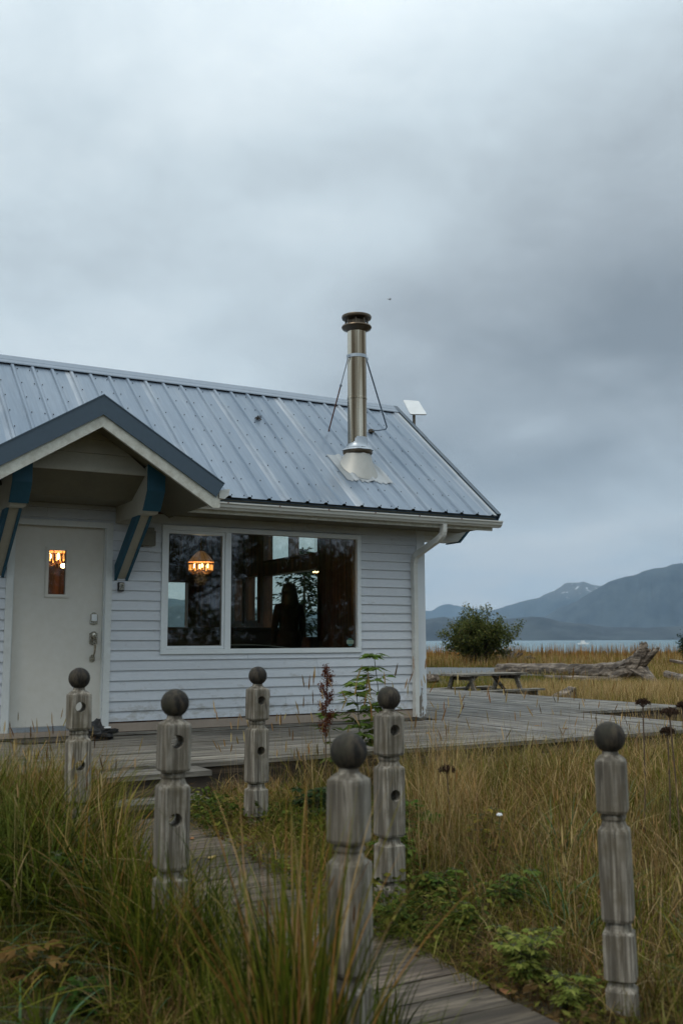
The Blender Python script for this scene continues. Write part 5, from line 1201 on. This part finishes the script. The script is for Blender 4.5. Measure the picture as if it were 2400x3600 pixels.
rf.append(seedheads(60, (4.2, 7.5), (-4.2, -2.75), (.55, .95), head=(.06, .10), hw=.008))
rf.append(patch(2600, (3.6, 8.5), (-3.4, -2.68), (.25, .62), (.003, .007), dict(tan=3, straw=2, olive=3, brown=1), (.1, 1.0)))
rf.append(seedheads(22, (3.4, 5.6), (-4.6, -3.0), (.80, 1.05), head=(.07, .12), hw=.010, mix=dict(rust=2, tan=2)))
rf.append(patch(9000, (2.78, 4.9), (-6.6, -2.7), (.08, .34), (.004, .008), dict(green=4, dgreen=4, olive=3, brown=1, tan=.8), (.3, 1.4), fn=lambda x, y: np.clip(1-(x-0.64*(y+10.2))*3, 0, 1)))
for x, y, h in ((3.45, -6.35, .55), (3.6, -6.0, .5), (3.4, -7.3, .5), (4.3, -5.3, .55), (5.2, -4.9, .55), (3.25, -7.5, .4)): rf.append(tuft(x, y, 26, h, .011, dict(blue=3, green=2), (.3, 1.1)))
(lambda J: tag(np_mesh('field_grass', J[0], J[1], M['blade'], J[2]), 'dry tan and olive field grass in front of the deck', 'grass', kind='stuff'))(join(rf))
# seeded grass by the steps and the far post
sg = [patch(1100, (2.85, 3.5), (-3.5, -2.75), (.15, .36), (.003, .006), dict(rust=2, tan=3, straw=2, olive=1), (.3, 1.2)), patch(700, (2.72, 3.05), (-3.75, -3.3), (.12, .3), (.003, .006), dict(rust=1, tan=2, straw=2, olive=1), (.5, 1.5)),
      patch(1300, (3.0, 4.2), (-4.4, -3.3), (.10, .30), (.004, .008), dict(green=3, dgreen=3, olive=1), (.3, 1.4)), patch(2600, (2.42, 2.85), (-6.6, -3.4), (.06, .26), (.003, .007), dict(tan=2, brown=2, green=2, olive=3), (.4, 1.6)), patch(500, (1.8, 1.98), (-6.8, -3.4), (.06, .22), (.003, .007), dict(tan=1, brown=1, green=2, olive=2), (.4, 1.6)), patch(260, (2.6, 2.8), (-6.8, -4.2), (.04, .16), (.003, .006), dict(tan=1, brown=1, green=1), (.3, 1.4)),
      seedheads(60, (2.95, 3.9), (-3.4, -2.8), (.3, .75)), seedheads(50, (.2, 1.9), (-4.3, -3.4), (.5, .74), hw=.007, mix=dict(tan=2, straw=2, brown=1))]
(lambda J: tag(np_mesh('orange_grass', J[0], J[1], M['blade'], J[2]), 'rusty orange seeding grass beside the steps', 'grass', kind='stuff'))(join(sg))
# -- far field behind the deck, by azimuth and distance
def far(n, d0, d1, hr, wr, mix, lean=(.05, .5), az=(26, 56), th=None, seg=2, hn=None):
    u = RG.random(n); d = np.sqrt(d0*d0+(d1*d1-d0*d0)*u); a = np.radians(RG.uniform(*az, n)); x = np.sin(a)*d; y = -10.2+np.cos(a)*d; k = allowed(x, y) & ~((x < 7.2) & (y < 9))
    if th is not None: k &= RG.random(n) < th(x, y)
    x, y = x[k], y[k]; m = len(x); p = np.stack([x, y, G(x, y)-.02], 1).astype(np.float32); h = RG.uniform(*hr, m)
    if hn is not None: h = h*hn(x, y)
    return blades(p, h, RG.uniform(*wr, m), RG.uniform(*lean, m), RG.uniform(0, 2*np.pi, m), cols(m, mix), seg)
def rightness(x, y): return ss(36, 44, np.degrees(np.arctan2(x, y+10.2)))
ff = []
ff.append(far(60000, 12, 34, (.08, .26), (.006, .014), dict(olive=5, green=3.5, tan=1.2, brown=.6)))
ff.append(far(30000, 12, 34, (.22, .50), (.006, .012), dict(tan=4, straw=2, brown=1, olive=1), th=lambda x, y: .10+.9*rightness(x, y)))
ff.append(far(42000, 32, 62, (.10, .26), (.012, .024), dict(olive=5, green=4, tan=.8)))
ff.append(far(36000, 40, 62, (.2, .5), (.012, .025), dict(tan=3, straw=1, olive=2, rust=.6), th=lambda x, y: .25+.75*cl(.12, .4, 3)(x, y)))
ff.append(far(60000, 56, 84, (.35, .85), (.02, .045), dict(tan=3, rust=1.6, olive=2, straw=1), lean=(.02, .3), hn=lambda x, y: .75+.5*fbm(x*.15, y*.15, 3, 5)))
ff.append(far(2600, 60, 80, (1.0, 1.45), (.04, .08), dict(rust=3, brown=1), lean=(.02, .2)))
ff.append(far(9000, 23, 30, (.25, .55), (.008, .014), dict(tan=3, straw=2, olive=1), az=(38, 56)))
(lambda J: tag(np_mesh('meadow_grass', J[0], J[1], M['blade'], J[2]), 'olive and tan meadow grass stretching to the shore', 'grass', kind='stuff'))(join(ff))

# ---- leafy things
def leaf_quads(c, d, up, L_, w, col, fold=.15):
    # c base points (n,3), d direction, up leaf normal
    s_ = np.cross(d, up); s_ /= np.linalg.norm(s_, axis=1, keepdims=True)+1e-9
    V = np.stack([c, c+d*L_[:, None]*.45+s_*w[:, None]*.5-up*L_[:, None]*fold*.3, c+d*L_[:, None]-up*L_[:, None]*fold, c+d*L_[:, None]*.45-s_*w[:, None]*.5-up*L_[:, None]*fold*.3], 1).astype(np.float32)
    n = len(c); q = np.arange(n*4).reshape(n, 4); return V.reshape(-1, 3), q, np.repeat(col, 4, 0)
def unit(v): return v/(np.linalg.norm(v, axis=1, keepdims=True)+1e-9)
def branchy(base, height, spread, nb, seed, up=0.5, r0=.05, levels=3):
    rn = random.Random(seed); segs = []; tips = []
    def grow(p, d, ln, r, lv):
        pts = [p]; q = p.copy(); dd = d.copy()
        for k in range(4): dd = (dd+Vector((rn.gauss(0, .16), rn.gauss(0, .16), rn.gauss(0, .1)+.05*up))).normalized(); q = q+dd*ln/4; pts.append(q.copy())
        segs.append((pts, r, lv))
        if lv >= levels: tips.extend(pts[1:]); return
        for k in range(rn.randint(3, 5) if lv > 0 else 0):
            i = rn.randint(1, 4); a = rn.uniform(0, 6.28); nd = (dd*rn.uniform(.4, .9)+Vector((math.cos(a), math.sin(a), rn.uniform(-.2, .7)))*.8).normalized()
            grow(pts[i], nd, ln*rn.uniform(.5, .75), r*.55, lv+1)
        tips.extend(pts[3:])
        if lv == 0: 
            for k in range(5): a = rn.uniform(0, 6.28); grow(pts[rn.randint(1, 4)], (dd+Vector((math.cos(a), math.sin(a), .3))*.7).normalized(), ln*rn.uniform(.55, .8), r*.6, 1)
    for k in range(nb):
        a = 2*math.pi*k/nb+rn.uniform(-.4, .4); e_ = rn.uniform(.2, 1.0); d = Vector((math.cos(a)*spread*e_, math.sin(a)*spread*e_, height)).normalized(); grow(Vector(base)+Vector((math.cos(a)*.1, math.sin(a)*.1, 0)), d, height*rn.uniform(.5, .75), r0, 0)
    return segs, np.array([tuple(t) for t in tips])
def foliage(tips, n, size, jit, mixc_, rng, droop=.2, leaf_w=.5):
    i = rng.integers(0, len(tips), n); c = tips[i]+rng.normal(0, jit, (n, 3)); d = unit(rng.normal(0, 1, (n, 3))+np.array([0, 0, -droop])); up = unit(rng.normal(0, 1, (n, 3))+np.array([0, 0, .8])); up = unit(up-d*(up*d).sum(1, keepdims=True))
    L_ = rng.uniform(.6, 1.2, n)*size; colr = np.array(mixc_)[rng.integers(0, len(mixc_), n)]
    tone = .7+.6*np.array([hash2(k*1.0, 3.0, 5) for k in (i//6)]); return leaf_quads(c, d, up, L_, L_*leaf_w, (colr*tone[:, None]*rng.uniform(.75, 1.2, (n, 1))).astype(np.float32))
def tree(name, base, height, spread, nb, nl, size, jit, mixc_, label, cat, seed, group=None, r0=.05, levels=3, up=.5, cut=None):
    e = empty(name, base, label, cat, group); segs, tips = branchy(base, height, spread, nb, seed, up, r0, levels); mb = MB()
    for pts, r, lv in segs:
        if lv <= 2: mb.tube(pts, r, 5, radii=[1, .9, .8, .7, .6])
    mb.build('trunk', M['bark'], e); rng = np.random.default_rng(seed); v, q, k = foliage(tips, nl, size, jit, mixc_, rng)
    np_mesh('crown', v, q, M['leaf'], k, parent=e); return e
GREENS = [(.040, .058, .018), (.055, .072, .022), (.030, .045, .016), (.075, .082, .028)]
tree('bush', (34.9, 36.1, -0.15), 2.4, 1.7, 11, 24000, .15, .12, [(.085, .105, .030), (.11, .125, .036), (.055, .072, .022), (.15, .145, .045)], 'rounded dark green bush rising before the bay', 'bush', 5, r0=.05)
tree('bush', (42.0, 26.7, -.15), 1.15, .5, 7, 9000, .16, .14, [(.020, .038, .018), (.028, .05, .022)], 'dense green shrub cut off by the right side of the view', 'bush', 8, r0=.04)
def conifer(name, base, h, r, label, seed, group=None, col=((.020, .032, .020), (.030, .045, .026))):
    e = empty(name, base, label, 'tree', group); rng = np.random.default_rng(seed); rn = random.Random(seed); b = Vector(base); mb = MB(); mb.tube([b, b+Vector((0, 0, h*.5)), b+Vector((0, 0, h))], h*.022, 7, radii=[1, .6, .1]); mb.build('trunk', M['bark'], e)
    C_, D_ = [], []
    z = .12*h
    while z < h*.99:
        rr = r*(1-z/h)**.75*rn.uniform(.75, 1.15)+.05
        for k in range(rn.randint(5, 7)):
            a = rn.uniform(0, 6.28); d = Vector((math.cos(a), math.sin(a), rn.uniform(.0, .35)))
            for j in range(int(10+rr*14)):
                t_ = rng.random(); p = b+Vector((0, 0, z))+d*rr*t_+Vector((0, 0, -.18*rr*t_*t_)); C_.append(tuple(p)); D_.append((math.cos(a)+rn.gauss(0, .6), math.sin(a)+rn.gauss(0, .6), rn.gauss(-.1, .25)))
        z += h*.028
    C_ = np.array(C_); D_ = unit(np.array(D_)); n = len(C_); C_ = C_+rng.normal(0, .03, (n, 3)); up = unit(rng.normal(0, .5, (n, 3))+[0, 0, 1]); up = unit(up-D_*(up*D_).sum(1, keepdims=True))
    L_ = rng.uniform(.7, 1.2, n)*h*.045; v, q, k = leaf_quads(C_, D_, up, L_, L_*.35, (np.array(col)[rng.integers(0, 2, n)]*rng.uniform(.7, 1.3, (n, 1))).astype(np.float32)); np_mesh('crown', v, q, M['leaf'], k, parent=e); return e
conifer('spruce_tree', (12.9, 15.0, 0), 4.1, 2.7, 'small spruce beyond the far windows, dark through the large pane', 3)
# trees behind the viewpoint, which the window glass reflects
TG = 'trees behind the viewpoint mirrored in the window'
for i, (x, y, h) in enumerate(((19.0, -27.5, 8.5), (25.5, -30, 9.0), (12.5, -31, 10.0), (33, -26, 7.0))):
    tree('leafy_tree', (x, y, 0), h*.62, h*.34, 8, 11000, .22, .40, GREENS, 'open-crowned leafy tree reflected in the window glass', 'tree', 40+i, TG, r0=.12)
for i, (x, y, h) in enumerate(((22, -38, 8), (14, -42, 9), (30, -36, 7.5), (38, -26, 7))): conifer('conifer_tree', (x, y, 0), h, h*.3, 'dark conifer reflected in the window glass', 60+i, TG)

rng = np.random.default_rng(91); n = 26000; x_ = rng.uniform(-30, 70, n); y_ = -46-rng.uniform(0, 5, n)-x_*.05; z_ = rng.uniform(0, 1, n)**.8*(3.0+1.6*fbm(x_*.25, x_*0, 3, 2))
c_ = np.stack([x_, y_, z_], 1); d_ = unit(rng.normal(0, 1, (n, 3))); u_ = unit(rng.normal(0, 1, (n, 3))); u_ = unit(u_-d_*(u_*d_).sum(1, keepdims=True)); l_ = rng.uniform(.25, .5, n)
v, q, k = leaf_quads(c_, d_, u_, l_, l_*.6, (np.array(GREENS)[rng.integers(0, 4, n)]).astype(np.float32)); tag(np_mesh('woods', v, q, M['leaf'], k), 'dark far-off scrub woods behind the viewpoint', 'woods', kind='stuff')
def compound_plant(name, base, h, label, seed, nodes=5, leaf=.13, col=((.055, .095, .018), (.10, .15, .03)), leaflets=5, cat='plant', group=None, droopy=.3, stems=1, topcol=None):
    e = empty(name, base, label, cat, group); rng = np.random.default_rng(seed); rn = random.Random(seed); b = Vector(base); C_, D_, U_, LL, K = [], [], [], [], []; mb = MB()
    for s_ in range(stems):
        a0_ = rn.uniform(0, 6.28); lean = Vector((math.cos(a0_), math.sin(a0_), 0))*(.12*h if stems == 1 else .35*h); hs = h*(rn.uniform(.45, 1.15) if stems > 1 else 1); lean = lean*rn.uniform(.4, 1.9); pts = [b+lean*t_*t_+Vector((0, 0, hs*t_)) for t_ in (0, .25, .5, .75, 1)]; mb.tube(pts, .006 if h > .5 else .004, 5, radii=[1.2, 1, .9, .7, .5])
        for nd in range(nodes):
            t_ = (.42 if stems == 1 else .25)+(.58 if stems == 1 else .75)*nd/max(1, nodes-1); p = b+lean*t_*t_+Vector((0, 0, hs*t_)); npet = (5 if nodes == 7 and stems == 1 else 2) if nd < nodes-1 else 5
            for k in range(npet):
                a = rn.uniform(0, 6.28); pd = Vector((math.cos(a), math.sin(a), rn.uniform(.1, .6))).normalized(); pl = leaf*rn.uniform(.7, 1.3)*(1.15 if t_ < .9 else .5); pe = p+pd*pl; mb.tube([p, p.lerp(pe, .5)+Vector((0, 0, .01)), pe], .002, 4)
                for j in range(leaflets):
                    if j == 0: d = pd.copy()
                    else: ang = (1 if j % 2 else -1)*(.7+.35*((j-1)//2)); d = (Matrix.Rotation(ang, 3, 'Z') @ pd)
                    d.z = d.z*.4-rn.uniform(0, droopy); d.normalize(); o_ = pe-pd*pl*.28*((j+1)//2) if leaflets > 3 else pe
                    C_.append(tuple(o_)); D_.append(tuple(d)); U_.append((rn.gauss(0, .35), rn.gauss(0, .35), 1)); LL.append(leaf*rn.uniform(.65, 1.05)); base_c = np.array(col[0])+(np.array(col[1])-np.array(col[0]))*rng.random()
                    if topcol is not None and t_ > .9: base_c = np.array(topcol)*rn.uniform(.7, 1.2)
                    K.append(base_c)
    mb.build('stem', M['stemg'], e); C_, D_, U_ = np.array(C_), unit(np.array(D_)), unit(np.array(U_)); U_ = unit(U_-D_*(U_*D_).sum(1, keepdims=True)); LL = np.array(LL)
    v1, q1, k1 = leaf_quads(C_, D_, U_, LL, LL*.42, np.array(K, np.float32), .25)
    np_mesh('leaves', v1, q1, M['leaf'], k1, parent=e); return e
M['stemg'] = plain('green_stem', (.07, .08, .03), .7); M['stemb'] = plain('dry_stem', (.10, .065, .04), .8)
def gpt(x, y): return (x, y, gz(x, y))
compound_plant('elderberry_plant', (4.56, -2.78, gz(4.5, -2.8)), 1.12, 'tallest leafy green sapling against the siding right of the window', 3, nodes=7, leaf=.13, topcol=(.13, .20, .04), stems=1)
compound_plant('elderberry_plant', (4.30, -2.85, gz(4.3, -2.85)), .90, 'shorter leafy sapling just left of the tallest one', 5, nodes=7, leaf=.12, topcol=(.14, .20, .04), stems=1)
compound_plant('elderberry_plant', (4.08, -2.75, gz(4.1, -2.75)), .62, 'lowest thin sapling beside the dark red dock', 8, nodes=4, leaf=.10, stems=1)
PG = 'low leafy plants beside the boardwalk'
compound_plant('leafy_plant', gpt(3.20, -5.15), .20, 'bright lobed leaves at the foot of the middle right post', 11, 4, .085, ((.06, .11, .015), (.12, .18, .03)), 5, group=PG, stems=5)
compound_plant('leafy_plant', gpt(3.16, -5.60), .16, 'low dark green leaves crowding the boardwalk edge', 12, 4, .05, ((.05, .10, .02), (.14, .20, .035)), 5, group=PG, stems=11)
compound_plant('leafy_plant', gpt(3.00, -6.05), .15, 'yellowing low leaves spilling toward the planks', 13, 4, .05, ((.07, .12, .02), (.26, .26, .05)), 5, group=PG, stems=10)
compound_plant('leafy_plant', gpt(2.90, -6.65), .22, 'bushy yellow-green plant beside the rightmost post', 14, 5, .045, ((.12, .17, .03), (.32, .33, .08)), 5, group=PG, stems=16)
compound_plant('leafy_plant', gpt(2.88, -6.98), .14, 'low yellow-green leaves at the bottom edge before the rightmost post', 15, 4, .042, ((.12, .17, .03), (.28, .30, .07)), 5, group=PG, stems=9)
compound_plant('leafy_plant', gpt(3.25, -4.0), .22, 'feathery dark green weeds behind the boardwalk bend', 16, 6, .05, ((.02, .045, .014), (.05, .08, .03)), 7, group=PG, stems=14)
compound_plant('leafy_plant', gpt(1.42, -5.15), .30, 'broad green weed leaves hidden in the left grass', 17, 4, .09, ((.03, .06, .012), (.07, .10, .02)), 5, group=PG, stems=6)
compound_plant('leafy_plant', gpt(1.02, -5.75), .14, 'withered brown-orange leaves in the lawn edge', 18, 3, .07, ((.16, .09, .03), (.26, .15, .05)), 3, group=PG, stems=4)
compound_plant('leafy_plant', gpt(3.9, -5.1), .30, 'yellow and green leaves deep in the tan field', 19, 4, .07, ((.06, .09, .02), (.30, .22, .04)), 3, group=PG, stems=4)
compound_plant('leafy_plant', gpt(3.40, -5.9), .20, 'small green weeds in the thatch between the two right posts', 23, 4, .05, ((.06, .11, .02), (.14, .19, .04)), 5, group=PG, stems=7)
compound_plant('leafy_plant', gpt(3.55, -4.7), .26, 'lobed green leaves behind the middle right post', 24, 4, .08, ((.05, .10, .015), (.10, .16, .03)), 5, group=PG, stems=5)
compound_plant('leafy_plant', gpt(2.72, -5.9), .12, 'tiny trailing leaves creeping over the plank ends', 25, 4, .04, ((.06, .10, .02), (.16, .18, .04)), 5, group=PG, stems=8)
compound_plant('leafy_plant', gpt(1.15, -6.1), .12, 'dark green clover-like leaves in the lawn before the left grass', 26, 4, .045, ((.03, .07, .012), (.06, .11, .02)), 3, group=PG, stems=10)
rng = np.random.default_rng(51); n = 15000; x_ = 2.42+rng.exponential(.42, n); y_ = rng.uniform(-7.3, -3.2, n); ok_ = (x_ < 4.6) & (x_ > 2.42+.18*rng.random(n)+.24*ss(-5.7, -6.5, y_)); x_, y_ = x_[ok_], y_[ok_]; n = len(x_)
cl_ = fbm(x_*3, y_*3, 3, 61); z_ = G(x_, y_)+.02+rng.random(n)*.20*np.clip((cl_-.3)*3, .1, 1); c_ = np.stack([x_, y_, z_], 1); d_ = unit(rng.normal(0, 1, (n, 3))*[1, 1, .35]); u_ = unit(rng.normal(0, .5, (n, 3))+[0, 0, 1]); u_ = unit(u_-d_*(u_*d_).sum(1, keepdims=True)); l_ = rng.uniform(.018, .05, n)
pc = np.array([(.075, .105, .018), (.045, .070, .014), (.15, .15, .03), (.16, .095, .035), (.10, .065, .03)]); k_ = np.where(cl_ > .47, rng.integers(0, 3, n), rng.integers(2, 5, n)); v, q, k = leaf_quads(c_, d_, u_, l_, l_*.55, (pc[k_]*rng.uniform(.6, 1.4, (n, 1))).astype(np.float32)); tag(np_mesh('ground_weeds', v, q, M['leaf'], k), 'low weeds and dead leaf litter right of the boardwalk', 'weeds', kind='stuff')
# dock seed spike
def dock(base, h, label):
    e = empty('dock_plant', base, label, 'plant'); rn = random.Random(2); b = Vector(base); mb = MB(); top = b+Vector((.01, 0, h)); mb.tube([b, b+Vector((0, .01, h*.5)), top], .005, 5); mb.build('stem', M['stemb'], e); rng = np.random.default_rng(2); n = 2000
    k = rng.integers(0, 7, n); t0 = .52+.075*k; side = np.where(k % 2, 1, -1)*(k < 6)*.055; s = rng.random(n)
    c = np.stack([b.x+side*s*1.0+rng.normal(0, .011, n), b.y+rng.normal(0, .016, n), b.z+h*(t0+s*.085+rng.normal(0, .02, n))], 1); d = unit(rng.normal(0, 1, (n, 3))); up = unit(rng.normal(0, 1, (n, 3))); up = unit(up-d*(up*d).sum(1, keepdims=True)); L_ = rng.uniform(.008, .016, n)
    v, q, kk = leaf_quads(c, d, up, L_, L_*.9, np.array([(.12, .036, .018)])*rng.uniform(.6, 1.6, (n, 1))); np_mesh('seed_spike', v, q, M['leaf'], kk.astype(np.float32), parent=e)
dock((3.885, -3.0, gz(3.9, -3)), .99, 'dark red dock seed spike standing before the siding')
def umbel(u, v, y, r, label, seed, vb=2760):
    r *= 1.35; p = at(u, v, y); g = gz(p.x, y); e = empty('umbel_plant', (p.x, y, g), label, 'plant', 'dried brown umbel flower heads'); rn = random.Random(seed); mb = MB(); b = Vector((p.x+rn.uniform(-.05, .05), y, g)); k = p-Vector((0, 0, .05)); mb.tube([b, b.lerp(k, .5)+Vector((.01, 0, 0)), k], .005, 5)
    for i in range(18): a = rn.uniform(0, 6.28); rr = r*math.sqrt(rn.random()); mb.tube([k, p+Vector((rr*math.cos(a), rr*math.sin(a)*.8, -.012*(rr/r)**2))], .0016, 3)
    mb.build('stem', M['stemb'], e); rng = np.random.default_rng(seed); n = 900; a = rng.uniform(0, 6.28, n); rr = r*np.sqrt(rng.random(n)); c = np.stack([p.x+rr*np.cos(a), p.y+rr*np.sin(a)*.8, p.z+rng.normal(0, .006, n)-.02*(rr/r)**2], 1); d = unit(rng.normal(0, 1, (n, 3))); up = unit(rng.normal(0, 1, (n, 3))); up = unit(up-d*(up*d).sum(1, keepdims=True)); L_ = rng.uniform(.006, .013, n)
    v_, q, kk = leaf_quads(c, d, up, L_, L_*.8, np.array([(.060, .036, .024)])*rng.uniform(.5, 1.5, (n, 1))); np_mesh('flower_head', v_, q, M['leaf'], kk.astype(np.float32), parent=e)
umbel(2258, 2462, -5.3, .038, 'dried umbel head highest above the far plank of the deck', 1)
umbel(2352, 2495, -5.6, .048, 'broad dried umbel head near the right margin, lower than its neighbour', 2)
umbel(2345, 2562, -5.5, .036, 'small dried umbel head tucked below the broad one', 3)
umbel(2398, 2472, -5.2, .034, 'dried umbel head cut by the right margin', 4)
umbel(1570, 2698, -4.9, .040, 'blurred rusty umbel head in the tan field right of the middle post', 5)
# pale flower heads and fallen leaves
def flower(x, y, h, label):
    e = empty('white_flower', gpt(x, y), label, 'flower'); b = Vector(gpt(x, y)); mb = MB(); mb.tube([b, b+Vector((0, 0, h))], .003, 4); mb.build('stem', M['stemg'], e); mb = MB(); rn = random.Random(1)
    for k in range(26): a = rn.uniform(0, 6.28); r = .02*math.sqrt(rn.random()); mb.sphere(b+Vector((r*math.cos(a), r*math.sin(a), h+rn.uniform(-.002, .006))), .0045, 6, 4)
    mb.build('petals', M['white'], e)
flower(1.80, -3.42, .34, 'small white yarrow head before the deck edge near the steps'); flower(3.78, -5.35, .33, 'pale fluffy seed head among the field weeds')
rn = random.Random(77); LC = [(.30, .13, .05), (.36, .20, .06), (.22, .11, .05), (.40, .28, .10)]
for k in range(14):
    if k < 8: x = rn.uniform(1.9, 2.7); y = rn.uniform(-7.1, -3.6); z = gz(2.25, y)+.037
    else: x = rn.uniform(5.5, 9.0); y = rn.uniform(-2.3, 1.5) if x > 7 else rn.uniform(-2.4, -.6); z = DZ+.006
    if k == 0: x, y = 2.72, -6.72; z = gz(2.25, y)+.037
    a = rn.uniform(0, 6.28); s = rn.uniform(.022, .04); pts = [(x+s*r_*math.cos(a+t_), y+s*r_*math.sin(a+t_), z+h_*s) for t_, r_, h_ in ((0, 1.2, .3), (.6, .6, .1), (1.5, .5, .25), (2.6, .6, .05), (3.14, 1.0, .2), (3.9, .6, .1), (4.7, .5, .25), (5.6, .6, .1))]
    mb = MB(); mb.prism(pts, (0, 0, .0012)); m = M.setdefault('fl%d' % (k % 4), plain('dead_leaf_%d' % (k % 4), LC[k % 4], .8))
    lab = 'orange dead leaf on the planks beside the bushy yellow-green plant' if k == 0 else ('curled dead leaf lying on the boardwalk planks' if k < 8 else 'dry dead leaf lying on the grey deck boards')
    tag(mb.build('fallen_leaf', m), lab, 'leaf', 'fallen leaves on the boardwalk' if k < 8 else 'fallen leaves on the deck')

# ------------------------------------------------------------------ haze: real air round the whole scene
hz = MB(); hz.box(-32000, 32000, -32000, 32000, -8.5, 2600)
ho = hz.build('haze', plain('haze_air', (1, 1, 1))); hm = bpy.data.materials.new('haze_air_volume'); hm.use_nodes = True; t = hm.node_tree; t.nodes.clear()
o_ = t.nodes.new('ShaderNodeOutputMaterial'); pv = t.nodes.new('ShaderNodeVolumePrincipled'); pv.inputs['Color'].default_value = (.52, .75, 1.0, 1); pv.inputs['Density'].default_value = 3.3e-5; t.links.new(pv.outputs[0], o_.inputs['Volume'])
ho.data.materials.clear(); ho.data.materials.append(hm); tag(ho, 'pale air that fades the far mountains', 'haze', kind='stuff')
